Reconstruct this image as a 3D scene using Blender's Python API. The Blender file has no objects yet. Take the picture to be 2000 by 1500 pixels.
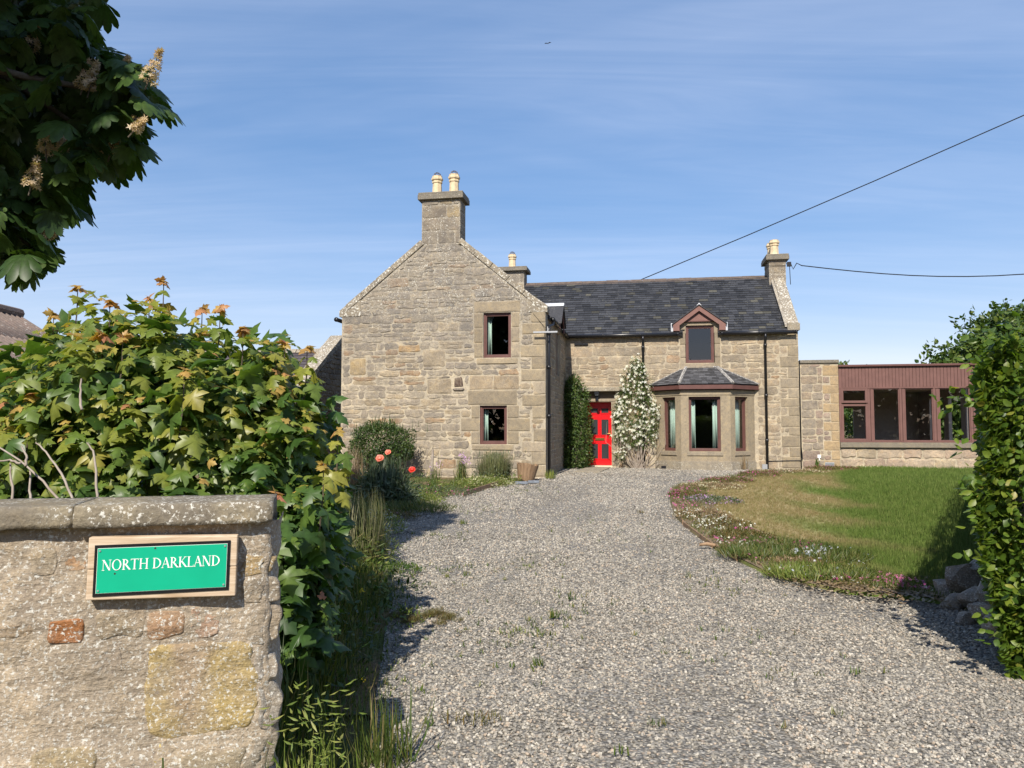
import bpy, math, random
import numpy as np
from mathutils import Vector, Matrix, noise, geometry
random.seed(11); RNG = np.random.default_rng(7)
R = math.radians
SC = bpy.context.scene; COL = SC.collection

# ------------------------------------------------------------------ camera
PITCH = math.atan(85/1500.0); CAMZ = 1.6
cam = bpy.data.cameras.new('camera'); cam_o = bpy.data.objects.new('camera', cam); COL.objects.link(cam_o)
cam.sensor_width = 36; cam.lens = 27.0; cam.clip_start = .05; cam.clip_end = 6000
cam_o.location = (0, 0, CAMZ); cam_o.rotation_euler = (R(90)+PITCH, 0, 0); SC.camera = cam_o
# ------------------------------------------------------------------ light
SUN_AZ, SUN_EL = R(192.5), R(42)
to_sun = Vector((math.sin(SUN_AZ)*math.cos(SUN_EL), math.cos(SUN_AZ)*math.cos(SUN_EL), math.sin(SUN_EL)))
sl = bpy.data.lights.new('sun', 'SUN'); sl.energy = 5.0; sl.angle = R(.53); sl.color = (1, .93, .82)
so = bpy.data.objects.new('sun', sl); COL.objects.link(so); so.rotation_euler = to_sun.to_track_quat('Z', 'Y').to_euler()
W = bpy.data.worlds.new('World'); SC.world = W; W.use_nodes = True
wt = W.node_tree; wn = wt.nodes; wl = wt.links
SC.view_settings.view_transform = 'Standard'; SC.view_settings.look = 'None'
SC.view_settings.exposure = 0.45; SC.view_settings.gamma = 1; SC.view_settings.use_curve_mapping = False
SC.cycles.use_denoising = True; SC.cycles.max_bounces = 6; SC.cycles.transparent_max_bounces = 12
SC.cycles.sample_clamp_indirect = 6

def nd(t, typ, **kw):
    n = t.nodes.new(typ)
    for k, v in kw.items():
        if k.startswith('i_'):
            s = n.inputs[int(k[2:])] if k[2:].isdigit() else n.inputs[k[2:].replace('_', ' ')]
            if isinstance(v, bpy.types.NodeSocket): t.links.new(v, s)
            else: s.default_value = v
        else: setattr(n, k, v)
    return n
def math_(t, op, a, b=0.0, clamp=False):
    n = t.nodes.new('ShaderNodeMath'); n.operation = op; n.use_clamp = clamp
    for i, v in enumerate((a, b)):
        if isinstance(v, bpy.types.NodeSocket): t.links.new(v, n.inputs[i])
        else: n.inputs[i].default_value = v
    return n.outputs[0]
def mixc(t, fac, a, b, blend='MIX'):
    n = t.nodes.new('ShaderNodeMix'); n.data_type = 'RGBA'; n.blend_type = blend
    for s, v in ((n.inputs[0], fac), (n.inputs[6], a), (n.inputs[7], b)):
        if isinstance(v, bpy.types.NodeSocket): t.links.new(v, s)
        elif isinstance(v, (int, float)): s.default_value = v
        else: s.default_value = (*v, 1) if len(v) == 3 else v
    return n.outputs[2]
def noise_(t, vec, scale, detail=4, rough=.55, dist=0.0):
    n = t.nodes.new('ShaderNodeTexNoise'); t.links.new(vec, n.inputs['Vector'])
    n.inputs['Scale'].default_value = scale; n.inputs['Detail'].default_value = detail
    n.inputs['Roughness'].default_value = rough; n.inputs['Distortion'].default_value = dist
    return n.outputs[0]
def ramp_(t, fac, stops, interp='LINEAR'):
    n = t.nodes.new('ShaderNodeValToRGB'); t.links.new(fac, n.inputs[0]); cr = n.color_ramp; cr.interpolation = interp
    while len(cr.elements) < len(stops): cr.elements.new(.5)
    for e, (p, c) in zip(cr.elements, stops):
        e.position = p; e.color = (c, c, c, 1) if isinstance(c, (int, float)) else (*c, 1)
    return n.outputs[0]

# sky: Nishita under thin streaks of cirrus that go all the way round
sky = nd(wt, 'ShaderNodeTexSky', sky_type='NISHITA', sun_disc=False, sun_elevation=SUN_EL, sun_rotation=SUN_AZ,
         air_density=1.0, dust_density=.25, ozone_density=3.0)
tc = nd(wt, 'ShaderNodeTexCoord'); sp = nd(wt, 'ShaderNodeSeparateXYZ', i_0=tc.outputs['Generated'])
zz = math_(wt, 'ADD', math_(wt, 'MAXIMUM', sp.outputs[2], 0.0), .10)
cu = math_(wt, 'DIVIDE', sp.outputs[0], zz); cv = math_(wt, 'DIVIDE', sp.outputs[1], zz)
cv3 = nd(wt, 'ShaderNodeCombineXYZ', i_0=cu, i_1=cv)
def cl_layer(rot, sx, sy, scale, lo, hi, det, dist):
    m = nd(wt, 'ShaderNodeMapping', i_0=cv3.outputs[0]); m.inputs['Rotation'].default_value = (0, 0, rot); m.inputs['Scale'].default_value = (sx, sy, 1)
    return ramp_(wt, noise_(wt, m.outputs[0], scale, det, .6, dist), [(lo, 0.0), (hi, 1.0)])
c1 = cl_layer(R(40), .11, .50, 1.0, .36, .74, 6, 1.4)
c4 = cl_layer(R(34), .30, 2.0, 1.5, .30, .74, 10, 3.0)
c1 = math_(wt, 'MULTIPLY', c1, math_(wt, 'ADD', math_(wt, 'MULTIPLY', c4, .75), .45))
c2 = cl_layer(R(-14), .22, 1.7, 1.4, .42, .85, 7, 1.0)
c3 = cl_layer(R(35), .12, .25, .7, .35, .7, 3, .3)
cf = math_(wt, 'ADD', math_(wt, 'MULTIPLY', math_(wt, 'MULTIPLY', c1, .44), nd(wt, 'ShaderNodeMapRange', i_0=sp.outputs[2], i_1=.02, i_2=.32, i_3=.25, i_4=1.0).outputs[0]), math_(wt, 'MULTIPLY', math_(wt, 'MULTIPLY', c2, c3), .30), True)
gm = nd(wt, 'ShaderNodeGamma', i_0=sky.outputs[0]); gm.inputs[1].default_value = .60
hs_ = nd(wt, 'ShaderNodeHueSaturation', i_Color=gm.outputs[0]); hs_.inputs['Saturation'].default_value = 1.58; hs_.inputs['Value'].default_value = 1.82
bg = wn['Background']; wl.new(mixc(wt, cf, mixc(wt, 1.0, hs_.outputs[0], (1.12, .93, .97), 'MULTIPLY'), (6.2, 6.6, 7.8)), bg.inputs[0]); bg.inputs[1].default_value = .12

# ------------------------------------------------------------------ building helpers
def mesh_obj(name, V, F, mat=None, parent=None, tint=None, smooth=False, uv=None):
    me = bpy.data.meshes.new(name)
    if isinstance(V, np.ndarray) and isinstance(F, np.ndarray):
        nv, nf, k = len(V), len(F), F.shape[1]
        me.vertices.add(nv); me.vertices.foreach_set('co', V.astype(np.float32).ravel())
        me.loops.add(nf*k); me.loops.foreach_set('vertex_index', F.astype(np.int32).ravel())
        me.polygons.add(nf); me.polygons.foreach_set('loop_start', np.arange(0, nf*k, k, dtype=np.int32))
        me.update(calc_edges=True)
    else:
        me.from_pydata([tuple(v) for v in V], [], [tuple(f) for f in F]); me.update()
    if tint is not None:
        a = me.attributes.new('tint', 'FLOAT_COLOR', 'POINT')
        t = np.asarray(tint, np.float32)
        if t.ndim == 1 and t.size == 3: t = np.tile(t, (len(me.vertices), 1))
        if t.ndim == 1: t = np.stack([t, 0*t, 0*t], 1)
        a.data.foreach_set('color', np.concatenate([t, np.ones((len(t), 1), np.float32)], 1).ravel())
    if smooth: me.polygons.foreach_set('use_smooth', np.ones(len(me.polygons), bool))
    if mat:
        for m in (mat if isinstance(mat, (list, tuple)) else [mat]): me.materials.append(m)
    o = bpy.data.objects.new(name, me); COL.objects.link(o)
    if parent: o.parent = parent
    return o
def empty(name, loc=(0, 0, 0), rz=0, parent=None):
    o = bpy.data.objects.new(name, None); COL.objects.link(o); o.location = loc; o.rotation_euler = (0, 0, rz); o.empty_display_size = .2
    if parent: o.parent = parent
    return o
def tag(o, label=None, cat=None, group=None, kind=None):
    for k, v in (('label', label), ('category', cat), ('group', group), ('kind', kind)):
        if v: o[k] = v
    return o
def link_copy(me, name, mat4, parent):
    o = bpy.data.objects.new(name, me); COL.objects.link(o); o.parent = parent; o.matrix_local = mat4
    return o
class MB:
    def __init__(s): s.V = []; s.F = []; s.T = []
    def add(s, V, F, t=None):
        n = len(s.V); s.V += [tuple(v) for v in V]; s.F += [tuple(i+n for i in f) for f in F]
        s.T += [t or (.5, .5, .5)]*len(V); return s
    def box(s, x0, x1, y0, y1, z0, z1, t=None, f=None):
        V = [(x, y, z) for z in (z0, z1) for x, y in ((x0, y0), (x1, y0), (x1, y1), (x0, y1))]
        if f: V = [f(v) for v in V]
        return s.add(V, [(3, 2, 1, 0), (4, 5, 6, 7), (0, 1, 5, 4), (1, 2, 6, 5), (2, 3, 7, 6), (3, 0, 4, 7)], t)
    def prism(s, poly, a, b, f, t=None):      # poly of (u,v); f(u,v,w) -> xyz, from w=a to w=b
        n = len(poly); V = [f(u, v, a) for u, v in poly]+[f(u, v, b) for u, v in poly]
        return s.add(V, [tuple(range(n))[::-1], tuple(range(n, 2*n))]+[(i, (i+1) % n, n+(i+1) % n, n+i) for i in range(n)], t)
    def tube(s, P, r, n=8, t=None, cap=True):
        P = [Vector(p) for p in P]; rr = r if isinstance(r, (list, tuple)) else [r]*len(P); V = []; F = []
        up = Vector((0, 0, 1)); d0 = (P[1]-P[0]).normalized()
        a = d0.cross(up if abs(d0.z) < .9 else Vector((1, 0, 0))).normalized()
        for i, p in enumerate(P):
            d = (P[min(i+1, len(P)-1)]-P[max(i-1, 0)]).normalized(); a = (a-d*a.dot(d)).normalized(); b = d.cross(a)
            V += [p+(a*math.cos(k*2*math.pi/n)+b*math.sin(k*2*math.pi/n))*rr[i] for k in range(n)]
        for i in range(len(P)-1):
            F += [(i*n+k, i*n+(k+1) % n, (i+1)*n+(k+1) % n, (i+1)*n+k) for k in range(n)]
        if cap: F += [tuple(range(n))[::-1], tuple(range((len(P)-1)*n, len(P)*n))]
        return s.add(V, F, t)
    def lathe(s, prof, c, n=16, t=None):
        V = []; F = []; m = len(prof)
        for r, z in prof:
            V += [(c[0]+r*math.cos((k+.5)*2*math.pi/n), c[1]+r*math.sin((k+.5)*2*math.pi/n), c[2]+z) for k in range(n)]
        for i in range(m-1): F += [(i*n+k, i*n+(k+1) % n, (i+1)*n+(k+1) % n, (i+1)*n+k) for k in range(n)]
        F += [tuple(range(n))[::-1], tuple(range((m-1)*n, m*n))]
        return s.add(V, F, t)
    def build(s, name, mat=None, parent=None, smooth=False, tint=None, bevel=0):
        o = mesh_obj(name, s.V, s.F, mat, parent, np.array(s.T) if tint is None else tint, smooth)
        if bevel:
            m = o.modifiers.new('bevel', 'BEVEL'); m.width = bevel; m.segments = 2; m.limit_method = 'ANGLE'
        return o

# ------------------------------------------------------------------ materials
def new_mat(name, rough=.8, spec=.3):
    m = bpy.data.materials.new(name); m.use_nodes = True; t = m.node_tree; b = t.nodes['Principled BSDF']
    b.inputs['Roughness'].default_value = rough; b.inputs['Specular IOR Level'].default_value = spec
    return m, t, b
def setc(t, b, c):
    if isinstance(c, bpy.types.NodeSocket): t.links.new(c, b.inputs['Base Color'])
    else: b.inputs['Base Color'].default_value = (*c, 1)
def bump_(t, b, h, strength, dist=.01, prev=None):
    n = nd(t, 'ShaderNodeBump', i_Height=h); n.inputs['Strength'].default_value = strength; n.inputs['Distance'].default_value = dist
    if prev: t.links.new(prev, n.inputs['Normal'])
    t.links.new(n.outputs[0], b.inputs['Normal']); return n.outputs[0]
def pos_(t): return nd(t, 'ShaderNodeNewGeometry').outputs['Position']
def attr_(t, name='tint'): return nd(t, 'ShaderNodeAttribute', attribute_name=name).outputs['Color']

def stone_mat(name, base=None, lichen=.66, lich2=.7, fine=38, bump=.6, big=3.0, stain=.35, lcol=(.62, .60, .53), bdist=.012, zmix=None, zl=None, smear=None, lscale=34, strat=0):
    m, t, b = new_mat(name, .92, .15); p = pos_(t)
    c = attr_(t) if base is None else None
    if smear and base is None:
        c = mixc(t, ramp_(t, noise_(t, p, 4.5, 6, .7, .5), [(.42, 0.0), (.60, smear[1])]), c, smear[0])
    n1 = noise_(t, p, big, 5, .6); n2 = noise_(t, p, fine, 5, .65); n3 = noise_(t, p, 11, 6, .65, .4)
    if strat:
        mp = nd(t, 'ShaderNodeMapping', i_0=p); mp.inputs['Scale'].default_value = (1, 1, strat); n3 = math_(t, 'ADD', math_(t, 'MULTIPLY', n3, .5), math_(t, 'MULTIPLY', noise_(t, mp.outputs[0], 6, 7, .7, .9), .5))
    n4 = noise_(t, p, 90, 2, .6)
    if base is not None:
        c = mixc(t, 1.0, base, (1, 1, 1), 'MULTIPLY')
        if zmix:
            zf = math_(t, 'ADD', nd(t, 'ShaderNodeSeparateXYZ', i_0=p).outputs[2], math_(t, 'MULTIPLY', noise_(t, p, .9, 4), 2.2))
            c = mixc(t, nd(t, 'ShaderNodeMapRange', i_0=zf, i_1=zmix[0], i_2=zmix[1]).outputs[0], base, zmix[2])
    c = mixc(t, 1.0, c, ramp_(t, n2, [(.25, .62), (.5, 1.0), (.75, 1.28)]), 'MULTIPLY')
    c = mixc(t, 1.0, c, ramp_(t, n3, [(.3, (.78, .76, .76)), (.5, (1, 1, 1)), (.72, (1.18, 1.1, .95))]), 'MULTIPLY')
    c = mixc(t, ramp_(t, n1, [(.42, stain), (.62, 0.0)]), c, (.13, .115, .10))
    lf = math_(t, 'MULTIPLY', ramp_(t, noise_(t, p, lscale, 6, .7), [(lichen-.05, 0.0), (lichen, 1.0)]), ramp_(t, noise_(t, p, 2.6, 3), [(lich2-.25, 0.0), (lich2-.1, 1.0)]))
    if zl: lf = math_(t, 'MULTIPLY', lf, nd(t, 'ShaderNodeMapRange', i_0=nd(t, 'ShaderNodeSeparateXYZ', i_0=p).outputs[2], i_1=zl[0], i_2=zl[1]).outputs[0])
    c = mixc(t, lf, c, lcol); setc(t, b, c)
    h = math_(t, 'ADD', math_(t, 'MULTIPLY', n3, 1.4), math_(t, 'ADD', math_(t, 'MULTIPLY', n2, .7), math_(t, 'MULTIPLY', n4, .2)))
    bump_(t, b, h, bump, bdist); return m
def plain_mat(name, col, rough=.6, spec=.35, var=.15, scale=12, bump=.0, metal=0):
    m, t, b = new_mat(name, rough, spec); n = noise_(t, pos_(t), scale, 5, .6); b.inputs['Metallic'].default_value = metal
    setc(t, b, mixc(t, 1.0, col, ramp_(t, n, [(.25, 1-var), (.75, 1+var)]), 'MULTIPLY'))
    if bump: bump_(t, b, noise_(t, pos_(t), scale*4, 4), bump, .004)
    return m
def leaf_mat(name, stops, trans=.35, rough=.42, spec=.35, patch=None):
    m, t, b = new_mat(name, rough, spec)
    sep = nd(t, 'ShaderNodeSeparateColor', i_0=attr_(t))
    f = math_(t, 'ADD', sep.outputs[0], math_(t, 'MULTIPLY', sep.outputs[1], math_(t, 'SUBTRACT', nd(t, 'ShaderNodeObjectInfo').outputs['Random'], .5)))
    c = ramp_(t, f, stops)
    c = mixc(t, 1.0, c, ramp_(t, noise_(t, pos_(t), 25, 4), [(.3, .72), (.7, 1.25)]), 'MULTIPLY')
    if patch: c = mixc(t, ramp_(t, noise_(t, pos_(t), patch[0], 3), [(.45, 0.0), (.62, 1.0)]), c, patch[1])
    setc(t, b, c)
    tr = nd(t, 'ShaderNodeBsdfTranslucent'); t.links.new(mixc(t, 1.0, c, (1.5, 1.6, .55), 'MULTIPLY'), tr.inputs[0])
    mx = nd(t, 'ShaderNodeMixShader'); mx.inputs[0].default_value = trans
    t.links.new(b.outputs[0], mx.inputs[1]); t.links.new(tr.outputs[0], mx.inputs[2]); t.links.new(mx.outputs[0], t.nodes['Material Output'].inputs[0])
    return m
def glass_mat(name, tint=(.75, .8, .78), ior=1.5):
    m = bpy.data.materials.new(name); m.use_nodes = True; t = m.node_tree; t.nodes.remove(t.nodes['Principled BSDF'])
    g = nd(t, 'ShaderNodeBsdfGlossy'); g.inputs['Roughness'].default_value = 0.0; g.inputs[0].default_value = (1, 1, 1, 1)
    tr = nd(t, 'ShaderNodeBsdfTransparent'); tr.inputs[0].default_value = (*tint, 1)
    fr = nd(t, 'ShaderNodeFresnel'); bf = nd(t, 'ShaderNodeNewGeometry').outputs['Backfacing']; t.links.new(nd(t, 'ShaderNodeMapRange', i_0=bf, i_3=ior, i_4=1/ior).outputs[0], fr.inputs[0])
    mx = nd(t, 'ShaderNodeMixShader'); f2 = math_(t, 'MULTIPLY', fr.outputs[0], 2.0, True)
    bp = nd(t, 'ShaderNodeBump'); bp.inputs['Strength'].default_value = .03; bp.inputs['Distance'].default_value = .01
    t.links.new(noise_(t, pos_(t), 1.8, 1), bp.inputs['Height']); t.links.new(bp.outputs[0], g.inputs['Normal'])
    t.links.new(f2, mx.inputs[0]); t.links.new(tr.outputs[0], mx.inputs[1]); t.links.new(g.outputs[0], mx.inputs[2]); t.links.new(mx.outputs[0], t.nodes['Material Output'].inputs[0])
    return m
def wood_mat(name, c0, c1, axis=(2, 2, 40), rough=.75):
    m, t, b = new_mat(name, rough, .25); mp = nd(t, 'ShaderNodeMapping', i_0=pos_(t)); mp.inputs['Scale'].default_value = axis
    n = noise_(t, mp.outputs[0], 1.0, 6, .6, .6); setc(t, b, mixc(t, ramp_(t, n, [(.3, 0.0), (.7, 1.0)]), c0, c1)); bump_(t, b, n, .4, .004); return m

M = {}
M['rubble'] = stone_mat('rubble_stone', lichen=.62, lich2=.66, bump=.6, zl=(3.4, 5.2), smear=((.385, .325, .245), .5), bdist=.018)
M['gmortar'] = stone_mat('gable_pointing', (.47, .405, .30), lichen=.60, lich2=.62, fine=60, bump=.6, stain=.3, zmix=(4.0, 6.0, (.31, .27, .21)), zl=(3.4, 5.2))
M['skew2'] = stone_mat('weathered_stone', (.30, .26, .195), lichen=.62, lich2=.62, fine=40, bump=.5, stain=.35)
M['rubble_up'] = stone_mat('weathered_rubble', lichen=.62, lich2=.66, bump=.7, stain=.5, smear=((.29, .25, .19), .7))
M['mortar'] = stone_mat('lime_mortar', (.47, .40, .29), lichen=.7, lich2=.75, fine=60, bump=.6, stain=.3)
M['mortar_up'] = stone_mat('weathered_mortar', (.315, .275, .215), lichen=.60, lich2=.58, fine=60, bump=.7, stain=.45)
M['dressed'] = stone_mat('dressed_sandstone', lichen=.74, lich2=.8, fine=55, bump=.25, stain=.25)
M['skew'] = stone_mat('lichened_coping', (.285, .245, .185), lichen=.585, lich2=.52, fine=30, bump=.9, stain=.4, lscale=20)
M['cope'] = stone_mat('chimney_cope', (.20, .18, .145), lichen=.66, lich2=.62, bump=.6)
M['fronts'] = stone_mat('boundary_stone', lichen=.60, lich2=.60, fine=60, bump=.9, big=2.0, stain=.2, lcol=(.58, .56, .50), bdist=.014, smear=((.37, .295, .21), .6), lscale=75, strat=4)
M['fcore'] = stone_mat('boundary_pointing', (.41, .335, .245), lichen=.595, lich2=.53, fine=60, bump=.9, big=1.6, stain=.3, lcol=(.58, .56, .50), bdist=.016, lscale=75, strat=4)
M['frontcope'] = stone_mat('boundary_coping', (.235, .20, .14), lichen=.60, lich2=.56, fine=70, bump=.7, stain=.5, lscale=60, lcol=(.58, .56, .5))
M['slate'] = None
def slate_mat():
    m, t, b = new_mat('roof_slate', .6, .35); p = pos_(t); c = attr_(t)
    c = mixc(t, 1.0, c, ramp_(t, noise_(t, p, 22, 4), [(.3, .75), (.7, 1.3)]), 'MULTIPLY')
    lf = math_(t, 'MULTIPLY', ramp_(t, noise_(t, p, 14, 5, .7), [(.58, 0.0), (.66, 1.0)]), ramp_(t, noise_(t, p, 1.3, 3), [(.5, 0.0), (.7, .9)]))
    setc(t, b, mixc(t, lf, c, (.22, .21, .16))); bump_(t, b, noise_(t, p, 45, 4), .35, .005); return m
M['slate'] = slate_mat()
M['ridge'] = plain_mat('ridge_clay', (.115, .088, .072), .8, .2, .3, 9, .3)
M['lead'] = plain_mat('lead_flashing', (.50, .52, .55), .5, .5, .25, 9)
M['leadgrey'] = stone_mat('weathered_lead', (.21, .20, .20), lichen=.58, lich2=.5, bump=.3)
M['maroon'] = plain_mat('maroon_paint', (.118, .053, .045), .5, .35, .18, 5, .08)
M['cladding'] = plain_mat('faded_maroon_boards', (.155, .078, .066), .6, .3, .16, 4, .12)
M['barge'] = plain_mat('bargeboard_paint', (.19, .098, .08), .6, .3, .16, 7, .15)
M['black'] = plain_mat('black_pipe_paint', (.012, .012, .014), .32, .5, .2, 20)
M['red'] = plain_mat('red_gloss_paint', (.62, .008, .012), .28, .5, .05, 6)
M['brass'] = plain_mat('brass', (.55, .36, .12), .3, .5, .1, 20, 0, 1)
M['cream'] = plain_mat('cream_paint', (.62, .55, .40), .6, .3, .1, 10)
M['pot'] = plain_mat('buff_clay_pot', (.60, .48, .31), .75, .25, .22, 9, .2)
M['wire'] = plain_mat('cowl_wire', (.12, .11, .14), .5, .4, .1)
M['grey_metal'] = plain_mat('galvanised_metal', (.42, .43, .44), .45, .5, .1, 20, 0, .6)
M['white'] = plain_mat('white_plastic', (.75, .75, .73), .45, .4, .05)
M['curtain'] = plain_mat('pale_green_curtain', (.55, .66, .60), .9, .1, .08, 30)
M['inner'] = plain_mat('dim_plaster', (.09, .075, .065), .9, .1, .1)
M['innerl'] = plain_mat('brown_plaster', (.55, .44, .39), .9, .1, .1)
M['glass'] = glass_mat('window_glass')
M['dglass'] = plain_mat('obscure_door_glass', (.035, .037, .04), .25, .5, .2, 30)
M['bark'] = stone_mat('bark', (.10, .08, .055), lichen=.7, lich2=.7, bump=.9)
M['deadwood'] = wood_mat('dead_twig', (.24, .19, .15), (.36, .31, .26), (9, 9, 9))
M['plank'] = wood_mat('weathered_plank', (.20, .125, .07), (.33, .22, .135), (14, 14, 3))
M['signwood'] = wood_mat('sign_board_wood', (.40, .28, .17), (.62, .50, .37), (6, 6, 60))
M['sign_green'] = plain_mat('green_enamel', (.002, .37, .205), .38, .45, .07, 5)
M['sign_black'] = plain_mat('black_enamel', (.008, .008, .009), .4, .4, .1)
M['sign_white'] = plain_mat('white_enamel', (.82, .82, .76), .5, .35, .04)
M['rust'] = plain_mat('rust', (.05, .035, .025), .9, .1, .2)
M['corr'] = stone_mat('corrugated_fibre_sheet', (.19, .145, .125), lichen=.64, lich2=.5, fine=30, bump=.4, stain=.4, lcol=(.34, .31, .28), lscale=12)
M['rusty'] = stone_mat('rusty_tin', (.14, .075, .045), lichen=.75, bump=.4)
# ------------------------------------------------------------------ geometry of the place
def gz(x, y):
    t = min(max((y-5)/14, 0), 1); return .3*t
PHI = R(10); HO = Vector((.886, 20.241, 0))
HE = Vector((math.cos(PHI), -math.sin(PHI), 0)); HB = Vector((math.sin(PHI), math.cos(PHI), 0))
def hw(s, d, z=0): return HO+HE*s+HB*d+Vector((0, 0, z))

def clip_poly(poly, a, b, c):                 # keep a*x+b*y <= c
    out = []
    for i in range(len(poly)):
        p, q = poly[i], poly[(i+1) % len(poly)]; fp = a*p[0]+b*p[1]-c; fq = a*q[0]+b*q[1]-c
        if fp <= 0: out.append(p)
        if (fp < 0) != (fq < 0) and fp != fq:
            k = fp/(fp-fq); out.append((p[0]+(q[0]-p[0])*k, p[1]+(q[1]-p[1])*k))
    return out
def area(p): return abs(sum(p[i][0]*p[(i+1) % len(p)][1]-p[(i+1) % len(p)][0]*p[i][1] for i in range(len(p))))/2
def rect_minus(r, h):
    x0, x1, z0, z1 = r; a0, a1, b0, b1 = h
    if a1 <= x0 or a0 >= x1 or b1 <= z0 or b0 >= z1: return [r]
    o = []
    if a0 > x0: o.append((x0, a0, z0, z1))
    if a1 < x1: o.append((a1, x1, z0, z1))
    m0, m1 = max(a0, x0), min(a1, x1)
    if b0 > z0: o.append((m0, m1, z0, b0))
    if b1 < z1: o.append((m0, m1, b1, z1))
    return o
def courses(x0, x1, z0, z1, holes=(), clips=(), hs=(.10, .26), ws=(.22, .62), gap=.022, rng=random, split=.42):
    """irregular coursed rubble: list of polygons"""
    cells = []; z = z0
    while z < z1-.03:
        h = rng.uniform(*hs)
        if z+h > z1-.06: h = z1-z
        x = x0-rng.uniform(0, .05)
        while x < x1:
            w = rng.uniform(*ws)*(0.75+h*1.3)
            if x+w > x1-.1: w = x1-x
            if h > .19 and rng.random() < split:
                k = rng.uniform(.35, .65); cells += [(x, x+w, z, z+h*k)]
                if rng.random() < .5: cells += [(x, x+w, z+h*k, z+h)]
                else:
                    j = rng.uniform(.35, .65); cells += [(x, x+w*j, z+h*k, z+h), (x+w*j, x+w, z+h*k, z+h)]
            else:
                dz = rng.uniform(-.012, .012); cells.append((x, x+w, z+dz, z+h+dz))
            x += w
        z += h
    out = []
    for r in cells:
        rs = [(max(r[0], x0), min(r[1], x1), max(r[2], z0), min(r[3], z1))]
        for h in holes: rs = [q for s in rs for q in rect_minus(s, h)]
        for s in rs:
            g = gap/2
            if s[1]-s[0] < .09 or s[3]-s[2] < .055: continue
            p = [(s[0]+g, s[2]+g), (s[1]-g, s[2]+g), (s[1]-g, s[3]-g), (s[0]+g, s[3]-g)]
            for c in clips: p = clip_poly(p, *c) if p else p
            if len(p) > 2 and area(p) > .008: out.append(p)
    return out
def stone_geo(poly, f, proud=.012, rough=.012, t=(.3, .25, .2), back=.03, seg=.14, rnd=.035, facej=.006):
    """one irregular stone: outline poly (u,v), f(u,v,out)->xyz"""
    pts = []
    n = len(poly)
    for i in range(n):
        p0, p, q = Vector(poly[i-1]), Vector(poly[i]), Vector(poly[(i+1) % n])
        r1 = min(rnd*random.uniform(.4, 1.5), (p-p0).length*.3); r2 = min(rnd*random.uniform(.4, 1.5), (q-p).length*.3)
        pts += [p+(p0-p).normalized()*r1, p+(q-p).normalized()*r2]
        L = (q-p).length
        for k in range(1, int(L/seg)): pts.append(p+(q-p)*(k/int(L/seg)))
    pts = [p+Vector((random.uniform(-rough, rough), random.uniform(-rough, rough))) for p in pts]
    c = sum(pts, Vector((0, 0)))/len(pts); n = len(pts)
    V = [f(p.x, p.y, -back) for p in pts]; V += [f(p.x, p.y, proud*.35) for p in pts]
    V += [f(*(c+(p-c)*random.uniform(.78, .9)), proud+random.uniform(-facej, facej)) for p in pts]; V.append(f(c.x, c.y, proud+random.uniform(0, facej*1.3)))
    F = [(i, (i+1) % n, n+(i+1) % n, n+i) for i in range(n)]+[(n+i, n+(i+1) % n, 2*n+(i+1) % n, 2*n+i) for i in range(n)]
    F += [(2*n+i, 2*n+(i+1) % n, 3*n) for i in range(n)]
    return V, F, t
def emit(items, name, mat, parent, quota, joined_parent, joined_name, smooth=False):
    """items (V,F,t,size): the biggest ones become objects of their own, the rest one joined mesh"""
    items = sorted(items, key=lambda q: -q[3]); mb = MB()
    for i, (V, F, t, a) in enumerate(items):
        if i < quota: mesh_obj(name, V, F, mat, parent, np.array(t), smooth)
        else: mb.add(V, F, t)
    if mb.V: mb.build(joined_name, mat, joined_parent, smooth)['kind'] = 'stuff'
def wall_panel(mb, x0, x1, z0, z1, holes, f, thick, t=None):
    """slab with rectangular openings; f(u,v,out)"""
    xs = sorted({x0, x1, *[h[i] for h in holes for i in (0, 1)]}); zs = sorted({z0, z1, *[h[i] for h in holes for i in (2, 3)]})
    solid = lambda i, j: 0 <= i < len(xs)-1 and 0 <= j < len(zs)-1 and not any(h[0] <= xs[i] and xs[i+1] <= h[1] and h[2] <= zs[j] and zs[j+1] <= h[3] for h in holes)
    for i in range(len(xs)-1):
        for j in range(len(zs)-1):
            if not solid(i, j): continue
            a, b, c, d = xs[i], xs[i+1], zs[j], zs[j+1]
            for o in (0, -thick): mb.add([f(a, c, o), f(b, c, o), f(b, d, o), f(a, d, o)], [(0, 1, 2, 3)], t)
            for di, dj, p, q in ((-1, 0, (a, c), (a, d)), (1, 0, (b, c), (b, d)), (0, -1, (a, c), (b, c)), (0, 1, (a, d), (b, d))):
                if not solid(i+di, j+dj): mb.add([f(*p, 0), f(*q, 0), f(*q, -thick), f(*p, -thick)], [(0, 1, 2, 3)], t)
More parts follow.
